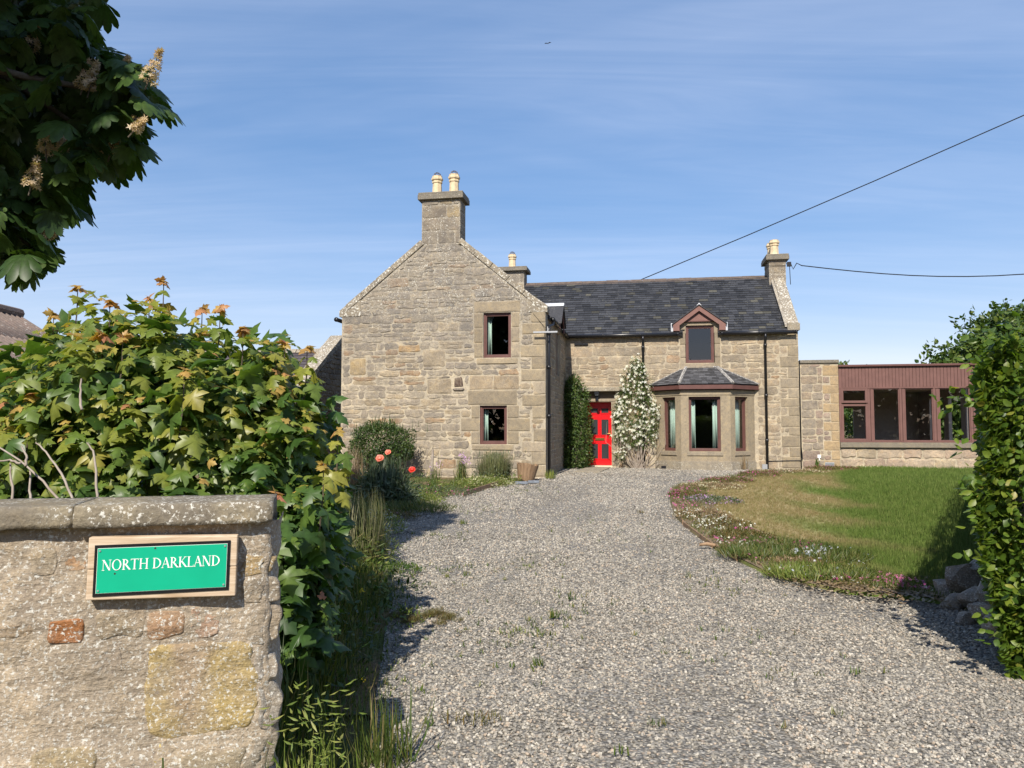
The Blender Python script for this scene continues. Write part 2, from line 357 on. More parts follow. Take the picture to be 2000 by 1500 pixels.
def slate_items(f, poly, gauge, width, colf, thick=.011, lap=.05, rng=random):
    """slates laid in courses on a plane: poly (u,v up the slope), f(u,v,n)"""
    us = [p[0] for p in poly]; vs = [p[1] for p in poly]; out = []; v = min(vs); row = 0
    while v < max(vs)-.02:
        u = min(us)-width*(.5 if row % 2 else 0)-rng.uniform(0, .04)
        while u < max(us):
            w = width*rng.uniform(.8, 1.25); p = [(u+.002, v-rng.uniform(0, .012)), (u+w-.003, v-rng.uniform(0, .012)), (u+w-.003, v+gauge+lap), (u+.002, v+gauge+lap)]
            q = p
            for i in range(len(poly)):        # clip to the convex poly (counter-clockwise)
                a, b = poly[i], poly[(i+1) % len(poly)]; nx, ny = b[1]-a[1], -(b[0]-a[0]); q = clip_poly(q, nx, ny, nx*a[0]+ny*a[1]+(.02 if i == 0 else 0)) if q else q
            if len(q) > 2 and area(q) > .004:
                n = len(q); lift = rng.uniform(0, .004)
                hh = lambda vv: .006+lift+thick*1.9*(1-(vv-v)/(gauge+lap))
                V = [f(a, b, hh(b)-thick) for a, b in q]+[f(a, b, hh(b)) for a, b in q]
                F = [tuple(range(n, 2*n))]+[(i, (i+1) % n, n+(i+1) % n, n+i) for i in range(n)]
                out.append((V, F, colf(rng), area(q)*(1.2 if v < min(vs)+1.2 else 1)))
            u += w
        v += gauge; row += 1
    return out
def slate_col(r):
    k = r.uniform(.5, 1.35)
    if r.random() < .07: return (.07*k, .066*k, .052*k)
    return (.037*k, .038*k, .042*k)
def stone_col(kind):
    def c(z):
        r = random.random(); k = random.uniform(.84, 1.14)
        if kind == 'gable':
            up = min(max((z-2.6)/2.2, 0), 1)
            if r < .075: b = (.37, .225, .105)
            elif r < .30-.15*up: b = (.375, .29, .175)
            elif r < .60: b = (.31, .255, .185)
            elif r < .82: b = (.37, .31, .22)
            else: b = (.245, .205, .155)
            g = .17+.28*up
            b = tuple(x*(1-g)+.245*g for x in b); k *= .98-.14*up
        elif kind == 'main':
            b = (.36, .28, .19) if r < .35 else (.335, .275, .195) if r < .75 else (.28, .23, .165) if r < .95 else (.34, .23, .14)
        elif kind == 'sun':
            b = (.30, .22, .175) if r < .4 else (.25, .21, .165) if r < .7 else (.34, .265, .19)
        elif kind == 'pink':
            b = (.46, .36, .26) if r < .5 else (.40, .30, .22) if r < .8 else (.36, .29, .20)
        else: b = (.24, .205, .155) if r < .6 else (.30, .235, .13) if r < .75 else (.20, .175, .14)
        return tuple(x*k for x in b)
    return c
def ptri(name, poly, zf, mat, step, parent=None, jitter=.3, skirt=0):
    """ground sheet: polygon filled with a grid of points, z from zf"""
    xs = [p[0] for p in poly]; ys = [p[1] for p in poly]; pts = [Vector(p) for p in poly]; n = len(poly)
    edges = [(i, (i+1) % n) for i in range(n)]
    def inside(x, y):
        c = False
        for i in range(n):
            a, b = poly[i], poly[i-1]
            if (a[1] > y) != (b[1] > y) and x < (b[0]-a[0])*(y-a[1])/(b[1]-a[1])+a[0]: c = not c
        return c
    y = min(ys)
    while y < max(ys):
        st = step*(1 if y < 14 else 1.8); x = min(xs)
        while x < max(xs):
            q = (x+random.uniform(-jitter, jitter)*st, y+random.uniform(-jitter, jitter)*st)
            if inside(*q): pts.append(Vector(q))
            x += st
        y += st
    V, _, F, *_ = geometry.delaunay_2d_cdt(pts, edges, [], 1, 1e-5)
    V3 = [(v.x, v.y, zf(v.x, v.y)) for v in V]; F = [tuple(f) for f in F]
    if skirt:
        b = len(V3); V3 += [(p[0], p[1], zf(*p)) for p in poly]+[(p[0], p[1], zf(*p)-skirt) for p in poly]
        F += [(b+i, b+(i+1) % n, b+n+(i+1) % n, b+n+i) for i in range(n)]
    return mesh_obj(name, V3, F, mat, parent, smooth=True)

# ---- leaves and blades: prototypes lie along +y, face up +z
def fan(outline, fold, droop, cx=.28):
    full = outline+[(-x, y) for x, y in outline[-2:0:-1]]
    V = [(0, cx, .05)]+[(x, y, -fold*abs(x)-droop*y*y+.02*math.sin(9*y+5*x)) for x, y in full]
    n = len(full); F = [(0, 1+i, 1+(i+1) % n) for i in range(n)]
    return np.array(V), np.array(F)
SYC = [fan([(0, 0), (.13, -.09), (.38, -.15), (.32, .03), (.50, .07), (.68, .34), (.47, .31), (.33, .42), (.20, .40), (.32, .62), (.17, .74), (0, 1.0)], f, d) for f, d in ((.25, .25), (.45, .4), (.1, .15), (.6, .1))]
BEECH = (np.array([(0, 0, 0), (.24, .25, -.06), (.30, .5, -.07), (.17, .8, -.05), (0, 1, -.06), (-.17, .8, -.05), (-.30, .5, -.07), (-.24, .25, -.06), (0, .5, .02)]),
         np.array([(0, 1, 8), (1, 2, 8), (2, 3, 8), (3, 4, 8), (4, 5, 8), (5, 6, 8), (6, 7, 8), (7, 0, 8)]))
SMALL = (np.array([(0, 0, 0), (.28, .45, -.07), (0, 1, 0), (-.28, .45, -.07)]), np.array([(0, 1, 2), (0, 2, 3)]))
BLADE = (np.array([(-.5, 0, 0), (.5, 0, 0), (-.42, .4, .03), (.42, .4, .03), (-.25, .75, .14), (.25, .75, .14), (0, 1, .30)]),
         np.array([(0, 1, 3), (0, 3, 2), (2, 3, 5), (2, 5, 4), (4, 5, 6)]))
def leaflet_compound():
    V = []; F = []
    for k, a in enumerate((-78, -50, -25, 0, 25, 50, 78)):
        L = (.62, .82, .96, 1.0, .95, .83, .6)[k]; a = R(a)
        o = [(0, .06), (.05, .2), (.10, .45), (.17, .72), (.13, .88), (0, 1), (-.13, .88), (-.17, .72), (-.10, .45), (-.05, .2)]
        n = len(V)
        for x, y in [(0, .6)]+o:
            x, y = x*L, y*L; z = -.55*y*y-.3*abs(x)+(.03 if (x == 0 and y == .6*L) else 0)
            V.append((x*math.cos(a)+y*math.sin(a), y*math.cos(a)-x*math.sin(a), z))
        F += [(n, n+1+i, n+1+(i+1) % 10) for i in range(10)]
    return np.array(V), np.array(F)
CHEST = leaflet_compound()
STAR = (np.array([(0, 0, .0)]+[p for k in range(5) for p in ((.22*math.cos(k*1.2566-.4), .22*math.sin(k*1.2566-.4), .06), (.5*math.cos(k*1.2566), .5*math.sin(k*1.2566), .10), (.22*math.cos(k*1.2566+.4), .22*math.sin(k*1.2566+.4), .06))]),
        np.array([q for k in range(5) for q in ((0, 1+3*k, 2+3*k), (0, 2+3*k, 3+3*k))]))
def unit(a): return a/np.maximum(np.linalg.norm(a, axis=-1, keepdims=True), 1e-9)
def frames(axis, nrm):
    y = unit(axis); x = unit(np.cross(y, nrm)); z = np.cross(x, y); return np.stack([x, y, z], -1)
def cloud_arrays(proto, pos, axis, nrm, sc, tint, wid=1.0):
    V, F = proto; n = len(pos); Rm = frames(axis, nrm); P = np.broadcast_to(V, (n, *V.shape)).copy()
    P[..., 0] *= np.broadcast_to(np.asarray(wid, float), (n,))[:, None]
    P = np.einsum('nij,nvj->nvi', Rm, P)*np.asarray(sc)[:, None, None]+pos[:, None, :]
    return P.reshape(-1, 3), (F[None]+(np.arange(n)*len(V))[:, None, None]).reshape(-1, F.shape[1]), np.repeat(tint, len(V))
def cloud(name, protos, pos, axis, nrm, sc, tint, mat, parent=None, wid=1.0):
    protos = protos if isinstance(protos, list) else [protos]; Vs = []; Fs = []; Ts = []; o = 0; k = len(protos); wid = np.broadcast_to(np.asarray(wid, float), (len(pos),))
    for i, p in enumerate(protos):
        s = slice(i, None, k)
        if len(pos[s]) == 0: continue
        V, F, T = cloud_arrays(p, pos[s], axis[s], nrm[s], sc[s], tint[s], wid[s]); Vs.append(V); Fs.append(F+o); Ts.append(T); o += len(V)
    return mesh_obj(name, np.concatenate(Vs), np.concatenate(Fs), mat, parent, np.concatenate(Ts))
def rnd_dir(n): return unit(RNG.normal(size=(n, 3)))
def ell_points(ells, n, depth=.25, lump=.12, lf=2.2):
    """points near the surface of a union of ellipsoids (cx,cy,cz,rx,ry,rz), outward normals"""
    A = np.array(ells, float); w = (A[:, 3]*A[:, 4]+A[:, 4]*A[:, 5]+A[:, 3]*A[:, 5]); w /= w.sum(); P = []; N = []
    while sum(len(p) for p in P) < n:
        k = RNG.choice(len(A), n, p=w); d = rnd_dir(n); c = A[k, :3]; r = A[k, 3:]
        lm = np.array([noise.noise((Vector(c[i])*1.7+Vector(d[i])*lf)) for i in range(n)])
        rad = (1+lump*lm*2)*(1-depth*RNG.random(n)**1.6); p = c+d*r*rad[:, None]
        q = np.min(np.where(np.arange(len(A))[None] == k[:, None], 9, np.linalg.norm((p[:, None]-A[None, :, :3])/A[None, :, 3:], axis=2)), axis=1)
        ok = (q > .86) & (p[:, 2] > .02); P.append(p[ok]); N.append(unit((d/r))[ok])
    return np.concatenate(P)[:n], np.concatenate(N)[:n]
def foliage(name, ells, n, size, mat, parent, proto=SMALL, depth=.3, lump=.15, wid=1.0, updir=.4, lf=2.2, droop=.2):
    P, N = ell_points(ells, n, depth, lump, lf); ax = unit(N*.6+rnd_dir(n)*.8+np.array([0, 0, -droop])); nr = unit(N+rnd_dir(n)*.7+np.array([0, 0, updir]))
    return cloud(name, proto, P, ax, nr, RNG.uniform(*size, n), RNG.random(n), mat, parent, wid)
def blades(pos, h, lean=.35, w=.06, up=1.0):
    n = len(pos); a = RNG.random(n)*6.283; out = np.stack([np.cos(a), np.sin(a), np.zeros(n)], 1)
    ax = unit(out*RNG.uniform(0, lean, n)[:, None]*1.6+np.array([0, 0, up])); return pos, ax, -out, RNG.uniform(*h, n), RNG.random(n), RNG.uniform(.7, 1.3, n)*w
def add_blades(name, pos, h, mat, parent=None, lean=.35, w=.06, tlo=0., thi=1.):
    p, ax, nr, sc, t, wd = blades(np.asarray(pos), h, lean, w); return cloud(name, BLADE, p, ax, nr, sc, tlo+t*(thi-tlo), mat, parent, wd)
def disc(n, c, rx, ry, zf=None, pw=.6):
    a = RNG.random(n)*6.283; r = RNG.random(n)**pw; x = c[0]+rx*r*np.cos(a); y = c[1]+ry*r*np.sin(a)
    z = np.array([(zf or gz)(i, j) for i, j in zip(x, y)])+(c[2] if len(c) > 2 else 0); return np.stack([x, y, z], 1)
def scatter(name, pts, rots, scales, protos, mat, kind='stuff', parent=None):
    """points that each carry one of the prototype shapes (geometry nodes)"""
    col = bpy.data.collections.new(name+'_shapes')
    for V, F in protos:
        me = bpy.data.meshes.new(name+'_shape'); me.from_pydata([tuple(v) for v in V], [], [tuple(int(i) for i in f) for f in F]); me.materials.append(mat)
        col.objects.link(bpy.data.objects.new(name+'_shape', me))
    o = mesh_obj(name, [tuple(p) for p in pts], [], mat, parent); me = o.data
    a = me.attributes.new('rot', 'FLOAT_VECTOR', 'POINT'); a.data.foreach_set('vector', np.asarray(rots, np.float32).ravel())
    a = me.attributes.new('scl', 'FLOAT_VECTOR', 'POINT'); a.data.foreach_set('vector', np.asarray(scales, np.float32).ravel())
    g = bpy.data.node_groups.new(name+'_nodes', 'GeometryNodeTree')
    g.interface.new_socket('Geometry', in_out='INPUT', socket_type='NodeSocketGeometry'); g.interface.new_socket('Geometry', in_out='OUTPUT', socket_type='NodeSocketGeometry')
    gi = g.nodes.new('NodeGroupInput'); go = g.nodes.new('NodeGroupOutput'); ip = g.nodes.new('GeometryNodeInstanceOnPoints'); ci = g.nodes.new('GeometryNodeCollectionInfo')
    ci.inputs['Collection'].default_value = col; ci.inputs['Separate Children'].default_value = True; ci.inputs['Reset Children'].default_value = True
    ip.inputs['Pick Instance'].default_value = True
    na = {}
    for k in ('rot', 'scl'):
        q = g.nodes.new('GeometryNodeInputNamedAttribute'); q.data_type = 'FLOAT_VECTOR'; q.inputs['Name'].default_value = k; na[k] = q
    er = g.nodes.new('FunctionNodeEulerToRotation'); L = g.links.new
    L(gi.outputs[0], ip.inputs['Points']); L(ci.outputs[0], ip.inputs['Instance']); L(na['rot'].outputs[0], er.inputs[0]); L(er.outputs[0], ip.inputs['Rotation'])
    L(na['scl'].outputs[0], ip.inputs['Scale']); L(ip.outputs[0], go.inputs[0])
    md = o.modifiers.new('scatter', 'NODES'); md.node_group = g; o['kind'] = kind
    return o
# ------------------------------------------------------------------ ground, drive, lawn, beds
def ground_mat():
    m, t, b = new_mat('dry_soil_and_turf', .95, .1); p = pos_(t)
    c = mixc(t, ramp_(t, noise_(t, p, 1.4, 5), [(.42, 0.0), (.6, 1.0)]), (.19, .135, .08), (.085, .10, .035))
    setc(t, b, mixc(t, 1.0, c, ramp_(t, noise_(t, p, 30, 5), [(.3, .6), (.7, 1.3)]), 'MULTIPLY')); bump_(t, b, noise_(t, p, 25, 5), .8, .03); return m
def gravel_col(t, f):
    return ramp_(t, f, [(0, (.145, .135, .12)), (.12, (.26, .24, .205)), (.30, (.325, .30, .26)), (.46, (.205, .195, .178)), (.58, (.385, .35, .295)), (.70, (.295, .275, .24)), (.80, (.37, .305, .24)), (.88, (.46, .43, .375)), (.95, (.26, .245, .22))], 'CONSTANT')
def drive_mat():
    m, t, b = new_mat('gravel_bed', .95, .15); p = pos_(t)
    v = nd(t, 'ShaderNodeTexVoronoi', i_Vector=p); v.inputs['Scale'].default_value = 52
    s = nd(t, 'ShaderNodeSeparateColor', i_0=v.outputs['Color']); c = gravel_col(t, s.outputs[0])
    c = mixc(t, 1.0, c, ramp_(t, v.outputs['Distance'], [(.25, 1.0), (.75, .45)]), 'MULTIPLY')
    c = mixc(t, ramp_(t, noise_(t, p, .9, 5, .6), [(.52, 0.0), (.72, .35)]), c, (.17, .135, .085)); setc(t, b, c)
    bump_(t, b, math_(t, 'MULTIPLY', v.outputs['Distance'], -1.0), .9, .012); return m
def pebble_mat():
    m, t, b = new_mat('pebble', .8, .25); p = pos_(t); r = nd(t, 'ShaderNodeObjectInfo').outputs['Random']
    c = mixc(t, 1.0, gravel_col(t, r), ramp_(t, noise_(t, p, 120, 3), [(.3, .7), (.7, 1.3)]), 'MULTIPLY')
    setc(t, b, mixc(t, 1.0, c, ramp_(t, noise_(t, p, .8, 4), [(.3, (.86, .85, .83)), (.7, (1.12, 1.1, 1.06))]), 'MULTIPLY')); return m
M['ground'] = ground_mat(); M['drive'] = drive_mat(); M['pebble'] = pebble_mat()
xs = [-900, -300, -100, -40, -20]+list(np.arange(-12, 18.1, 1.0))+[24, 40, 100, 300, 900]
ys = [-600, -150, -40, -15]+list(np.arange(-6, 32.1, 1.0))+[40, 60, 120, 400, 1500]
V = [(x, y, gz(x, y)-.035) for y in ys for x in xs]; nx = len(xs)
mesh_obj('ground', V, [(j*nx+i, j*nx+i+1, (j+1)*nx+i+1, (j+1)*nx+i) for j in range(len(ys)-1) for i in range(nx-1)], M['ground'], smooth=True)['kind'] = 'structure'
inner = hw(0.02, 4.98); fr = hw(7.35, 4.98)
LEFT_EDGE = [(-.62, 1.5), (-.66, 3.0), (-.67, 3.7), (-.78, 4.4), (-.90, 5.4), (-1.0, 6.2), (-1.08, 7.1), (-1.49, 8.7), (-1.85, 10.5), (-2.06, 12.4), (-1.8, 14.0), (-1.33, 15.4), (-.7, 16.9), (0, 18.1), (.55, 19.4), (.89, 20.25)]
RIGHT_EDGE = [(8.9, 23.3), (7.6, 22.2), (6.17, 20.67), (4.9, 18.9), (3.75, 17.3), (3.33, 16.3), (2.95, 14.4), (2.62, 12.4), (2.52, 10.9), (2.50, 9.5), (2.65, 8.05), (3.11, 7.27), (3.63, 7.05), (3.95, 6.7)]
DRIVE = LEFT_EDGE+[(inner.x, inner.y), (fr.x, fr.y)]+RIGHT_EDGE+[(3.75, 5.6), (3.6, 4.6), (4.2, 3.0), (4.2, -3), (-.62, -3)]
def dz(x, y): return gz(x, y)+.006*noise.noise((x*1.3, y*1.3, 0))
ptri('driveway', DRIVE, dz, M['drive'], .5)['kind'] = 'structure'
def in_poly(P, poly):
    x, y = P[:, 0], P[:, 1]; c = np.zeros(len(P), bool)
    for i in range(len(poly)):
        (ax, ay), (bx, by) = poly[i], poly[i-1]
        with np.errstate(divide='ignore', invalid='ignore'):
            c ^= ((ay > y) != (by > y)) & (x < (bx-ax)*(y-ay)/(by-ay)+ax)
    return c
def seg_dist(P, line):
    d = np.full(len(P), 9e9)
    for a, b in zip(line[:-1], line[1:]):
        a, b = np.array(a), np.array(b); t = np.clip(((P-a)@(b-a))/((b-a)@(b-a)), 0, 1); d = np.minimum(d, np.linalg.norm(P-(a+t[:, None]*(b-a)), axis=1))
    return d
# pebbles, dense near the gate and coarser towards the house
def ico(seed):
    import bmesh
    b = bmesh.new(); bmesh.ops.create_icosphere(b, subdivisions=1, radius=.5); rr = random.Random(seed)
    pl = [(Vector((rr.gauss(0, 1), rr.gauss(0, 1), rr.gauss(0, 1))).normalized(), rr.uniform(.28, .42)) for _ in range(5)]
    V = []
    for v in b.verts:
        p = v.co*rr.uniform(.92, 1.08)
        for n, h in pl:
            k = p.dot(n)
            if k > h: p = p-n*(k-h)
        V.append(tuple(p))
    F = [tuple(v.index for v in f.verts) for f in b.faces]; b.free(); return V, F
PEB = [ico(i) for i in range(5)]
pts = []; scl = []
for y0, y1, dens, s0, s1 in ((2.6, 5.2, 3000, .011, .027), (5.2, 8, 2300, .012, .028), (8, 12, 1300, .015, .032), (12, 17, 800, .018, .036), (17, 26, 450, .022, .042)):
    A = (np.array([-2.6, y0]), np.array([9.2, y1])); n = int(dens*(A[1]-A[0]).prod()); P = RNG.random((n, 2))*(A[1]-A[0])+A[0]
    P = P[in_poly(P, DRIVE) & (np.abs(P[:, 0]) < .72*P[:, 1]+.3)]; pts.append(P); scl.append(RNG.uniform(0, 1, len(P))**1.5*(s1-s0)+s0)
P = np.concatenate(pts); S = np.concatenate(scl); n = len(P)
edge = np.minimum(seg_dist(P, LEFT_EDGE), seg_dist(P, RIGHT_EDGE)); keep = (edge > .35) | (RNG.random(n) < .25+edge*2.1); P, S, n = P[keep], S[keep], keep.sum()
wear = np.array([noise.noise(Vector((x*.55, y*.28, 4)))+.35*noise.noise(Vector((x*2.1, y*1.6, 8))) for x, y in P]); keep = (wear < .22) | (RNG.random(n) < .42); P, S, n = P[keep], S[keep], keep.sum()
zz_ = np.array([dz(x, y) for x, y in P])+S*RNG.uniform(.05, .3, n)
scatter('gravel', np.column_stack([P, zz_]), np.column_stack([RNG.normal(0, .35, n), RNG.normal(0, .35, n), RNG.random(n)*6.28]),
        np.column_stack([S*RNG.uniform(.8, 1.35, n), S, S*RNG.uniform(.5, .8, n)]), PEB, M['pebble'])
# lawn: a low platform right of the drive
LAWN = RIGHT_EDGE[::-1]+[(fr.x+.1, fr.y-.15), (12.4, 22.9), (15, 22.4), (15, 19), (9, 11.5), (5.6, 6.9), (4.6, 5.6)]
def lz(x, y): return gz(x, y)+.035+.02*noise.noise((x*.7, y*.7, 3))
def lawn_mat(blade):
    m, t, b = new_mat('mown_grass' if blade else 'lawn_turf', .75 if blade else .95, .2); p = pos_(t); sx = nd(t, 'ShaderNodeSeparateXYZ', i_0=p)
    # dry on the drive side, lush towards the hedge; arcs left by the mower
    dry = math_(t, 'ADD', math_(t, 'MULTIPLY', math_(t, 'ADD', math_(t, 'SUBTRACT', sx.outputs[0], math_(t, 'MULTIPLY', sx.outputs[1], .42)), 1.0), -.42), math_(t, 'ADD', math_(t, 'MULTIPLY', noise_(t, p, .55, 5, .6, .3), 1.7), .16))
    ds = nd(t, 'ShaderNodeVectorMath', operation='DISTANCE', i_0=p); ds.inputs[1].default_value = (16, 16, .3)
    arcs = math_(t, 'SINE', math_(t, 'MULTIPLY', ds.outputs['Value'], 4.4))
    dry = ramp_(t, math_(t, 'ADD', dry, math_(t, 'MULTIPLY', arcs, .22)), [(.42, 0.0), (1.0, 1.0)])
    g = ramp_(t, nd(t, 'ShaderNodeObjectInfo').outputs['Random'] if blade else noise_(t, p, 40, 4), [(0, (.085, .135, .026)), (.5, (.125, .185, .036)), (1, (.18, .22, .06))])
    d = ramp_(t, nd(t, 'ShaderNodeObjectInfo').outputs['Random'] if blade else noise_(t, p, 40, 4), [(0, (.25, .195, .085)), (.5, (.33, .26, .13)), (1, (.17, .175, .05))])
    c = mixc(t, dry, g, d); setc(t, b, c)
    if blade:
        tr = nd(t, 'ShaderNodeBsdfTranslucent'); t.links.new(c, tr.inputs[0]); mx = nd(t, 'ShaderNodeMixShader'); mx.inputs[0].default_value = .3
        t.links.new(b.outputs[0], mx.inputs[1]); t.links.new(tr.outputs[0], mx.inputs[2]); t.links.new(mx.outputs[0], t.nodes['Material Output'].inputs[0])
    else: bump_(t, b, noise_(t, p, 60, 4), .8, .02)
    return m
M['turf'] = lawn_mat(False); M['grass'] = lawn_mat(True)
ptri('lawn', LAWN, lz, M['turf'], .5, skirt=.1)['kind'] = 'structure'
def clump(seed, nb=11, h=1.0):
    rr = np.random.default_rng(seed); p = np.column_stack([rr.normal(0, .22, nb), rr.normal(0, .22, nb), np.zeros(nb)]); a = rr.random(nb)*6.28
    o = np.column_stack([np.cos(a), np.sin(a), 0*a]); V, F, _ = cloud_arrays(BLADE, p, unit(o*rr.uniform(.1, .9, nb)[:, None]+[0, 0, 1]), -o, rr.uniform(.55, 1.1, nb)*h, np.zeros(nb), .07)
    return V, F
CL = [clump(i) for i in range(6)]
pts = []; scl = []
for y0, y1, dens, s in ((5.5, 10, 900, .075), (10, 15, 480, .085), (15, 24, 260, .10)):
    n = int(dens*13*(y1-y0)); Q = np.column_stack([RNG.uniform(2.3, 15, n), RNG.uniform(y0, y1, n)])
    ok = in_poly(Q, LAWN) & (Q[:, 0] < .72*Q[:, 1]+.6); Q = Q[ok]; e = seg_dist(Q, RIGHT_EDGE); Q = Q[(e > .75) | ((Q[:, 1] < 8.4) & (e > .22)) | ((Q[:, 1] > 19.5) & (e > .45))]
    pts.append(Q); lush = np.clip((Q[:, 0]-.42*Q[:, 1])*.8+.2, 0, 1); scl.append(s*RNG.uniform(.5, 1.0, len(Q))*(.75+lush*.75))
Q = np.concatenate(pts); S = np.concatenate(scl); n = len(Q)
scatter('lawn_grass', np.column_stack([Q, [lz(x, y)-.005 for x, y in Q]]), np.column_stack([0*S, 0*S, RNG.random(n)*6.28]), np.column_stack([S*1.1, S*1.1, S*RNG.uniform(.7, 1.2, n)]), CL, M['grass'])
def strip(edge, w, sgn):
    out = []
    for i, p in enumerate(edge):
        a = Vector(edge[max(i-1, 0)]); b = Vector(edge[min(i+1, len(edge)-1)]); d = (b-a).normalized(); out.append((p[0]+sgn*d.y*w, p[1]-sgn*d.x*w))
    return out
M['bed'] = plain_mat('crumbly_bed_soil', (.20, .15, .10), .95, .1, .4, 14, .9)
eb = RIGHT_EDGE[1:14]
ptri('flower_border', eb+strip(eb, .72, -1)[::-1], lambda x, y: lz(x, y)+.012, M['bed'], .3)['kind'] = 'structure'
bl = LEFT_EDGE[3:15]
ptri('flower_bed', bl+[(-.2, 19.9), (-5.2, 20.7), (-6.2, 14), (-4.2, 8), (-2.6, 4.4)], lambda x, y: gz(x, y)-.012+.02*noise.noise((x*.9, y*.9, 1)), M['ground'], .5)['kind'] = 'structure'

# ------------------------------------------------------------------ the stone house
H = tag(empty('stone_house', HO, -PHI), 'two storey grey rubble stone farmhouse with slate roof and red front door', 'house')
fr0 = lambda d: (lambda u, v, o: (u, d-o, v))
sd = lambda s: (lambda u, v, o: (s+o, u, v))
sdl = lambda s: (lambda u, v, o: (s-o, u, v))
bk = lambda d: (lambda u, v, o: (u, d+o, v))
def dressed(rects, f, parent, name='dressed_stone', mat='dressed', proud=.016, tone=None, rough=.004):
    for r in rects:
        k = random.uniform(.88, 1.1); t = tone or random.choice([(.31, .255, .175), (.285, .235, .165), (.33, .275, .20)])
        V, F, t = stone_geo([(r[0], r[2]), (r[1], r[2]), (r[1], r[3]), (r[0], r[3])], f, proud, rough, tuple(x*k for x in t), .03, .3, .012, .003)
        mesh_obj(name, V, F, M[mat], parent, np.array(t))
def stack(x0, x1, z0, z1, n, alt=0.0, side=1):
    out = []; h = (z1-z0)/n
    for i in range(n):
        e = alt*(i % 2)
        out.append((x0-(e if side < 0 else 0), x1+(e if side > 0 else 0), z0+h*i+.005, z0+h*(i+1)-.005))
    return out
# gable wall of the wing
UW = (-1.683, -.927, 3.467, 4.68); LW = (-1.776, -1.037, 1.153, 2.188)
mb = MB(); wall_panel(mb, -5.70, 0, .05, 4.68, [UW, LW], fr0(0), .5)
skl = lambda s: 4.90+.80*(s+5.72)-.14; skr = lambda s: 4.815-.845*s-.14
mb.prism([(-5.70, 4.68), (0, 4.68), (0, skr(0)), (-2.2, skr(-2.2)), (-3.43, skl(-3.43)), (-5.70, skl(-5.70))], 0, .5, lambda u, v, w: (u, w, v))
gable = mb.build('gable_wall', M['gmortar'], H)
lintels = [(-1.93, -.68, 4.695, 4.985), (-2.09, -.77, 2.205, 2.59)]; sills = [(-1.86, -.75, 3.30, 3.45), (-1.98, -.86, 1.0, 1.14)]
jambs = stack(-1.93, -1.70, 3.47, 4.68, 3)+stack(-.91, -.70, 3.47, 4.68, 3)+stack(-2.0, -1.79, 1.16, 2.19, 3, .28, -1)+stack(-1.02, -.72, 1.16, 2.19, 3, .3, 1)
quo = []; z = .32; i = 0
while z < 4.5:
    h = random.uniform(.27, .36); w = (.62, .34)[i % 2]*random.uniform(.9, 1.1); quo.append((-w, -.006, z, z+h-.012)); z += h; i += 1
quo = [q for q in quo if not any(q[0] < j[1] and q[2] < j[3] and q[3] > j[2] for j in jambs+lintels+sills)]
big = [(-2.06, -1.42, 2.62, 2.98), (-1.40, -.72, 2.62, 2.98), (-3.22, -2.56, 2.52, 2.9), (-3.35, -2.75, 3.25, 3.7), (-4.05, -3.45, 3.66, 3.84), (-5.45, -5.0, 3.05, 3.5)]
dressed(lintels, fr0(0), gable, 'lintel'); dressed(sills, fr0(0), gable, 'sill', proud=.03); dressed(jambs, fr0(0), gable, 'jamb_stone'); dressed(quo, fr0(0), gable, 'quoin', rough=.01)
dressed(big[:2], fr0(0), gable, 'stone', 'rubble', .012, (.32, .25, .165), .01)
holes = [UW, LW]+[(a-.012, b+.012, c-.012, d+.012) for a, b, c, d in lintels+sills+jambs+quo+big+[(-2.50, -2.20, 2.60, 2.98)]]
cl = [(-.80, 1, skl(0)-.12), (.845, 1, skr(0)-.12)]
polys = courses(-5.66, -.05, .3, 6.62, holes, cl, (.08, .28), (.18, .66), .02)
gc = stone_col('gable'); items = []
for p in polys:
    z = sum(q[1] for q in p)/len(p); items.append((*stone_geo(p, fr0(0), random.uniform(.003, .014), .021, gc(z), rnd=.05), area(p)))
for p, t in zip(big[2:], ((.30, .24, .16), (.30, .245, .17), (.36, .24, .12), (.34, .255, .14))):
    items.append((*stone_geo([(p[0], p[2]), (p[1], p[2]), (p[1], p[3]), (p[0], p[3])], fr0(0), .014, .012, t), 9))
items.append((*stone_geo([(-2.47, 2.68), (-2.25, 2.68), (-2.25, 2.95), (-2.47, 2.95)], fr0(0), .02, .02, (.055, .03, .025)), 9))
items.append((*stone_geo([(-2.52, 2.60), (-2.2, 2.60), (-2.2, 2.66), (-2.52, 2.66)], fr0(0), .05, .004, (.2, .17, .15)), 9))
emit(items, 'stone', M['rubble'], gable, 185, gable, 'small_stones')
# skews (copings) of the wing gable
def skew_row(p0, p1, d0, d1, n, th, name, mat, parent, fn):
    for i in range(n):
        a = Vector(p0).lerp(Vector(p1), i/n+.002); b = Vector(p0).lerp(Vector(p1), (i+1)/n-.002); dn = Vector((p1[1]-p0[1], p0[0]-p1[0])).normalized()*th
        if dn.y > 0: dn = -dn
        j = random.uniform(-.012, .012)
        mm = MB(); mm.prism([(a.x, a.y+j), (b.x, b.y+j), (b.x+dn.x, b.y+dn.y), (a.x+dn.x, a.y+dn.y)], d0+random.uniform(-.012, .008), d1, fn, (.27, .235, .18)); mm.build(name, M[mat], parent, bevel=.012)
fwv = lambda u, v, w: (u, w, v)
skew_row((-5.60, 4.98), (-3.44, 6.74), -.03, .45, 5, .15, 'skew', 'skew', H, fwv); skew_row((-.08, 4.90), (-2.30, 6.76), -.03, .45, 5, .15, 'skew', 'skew', H, fwv)
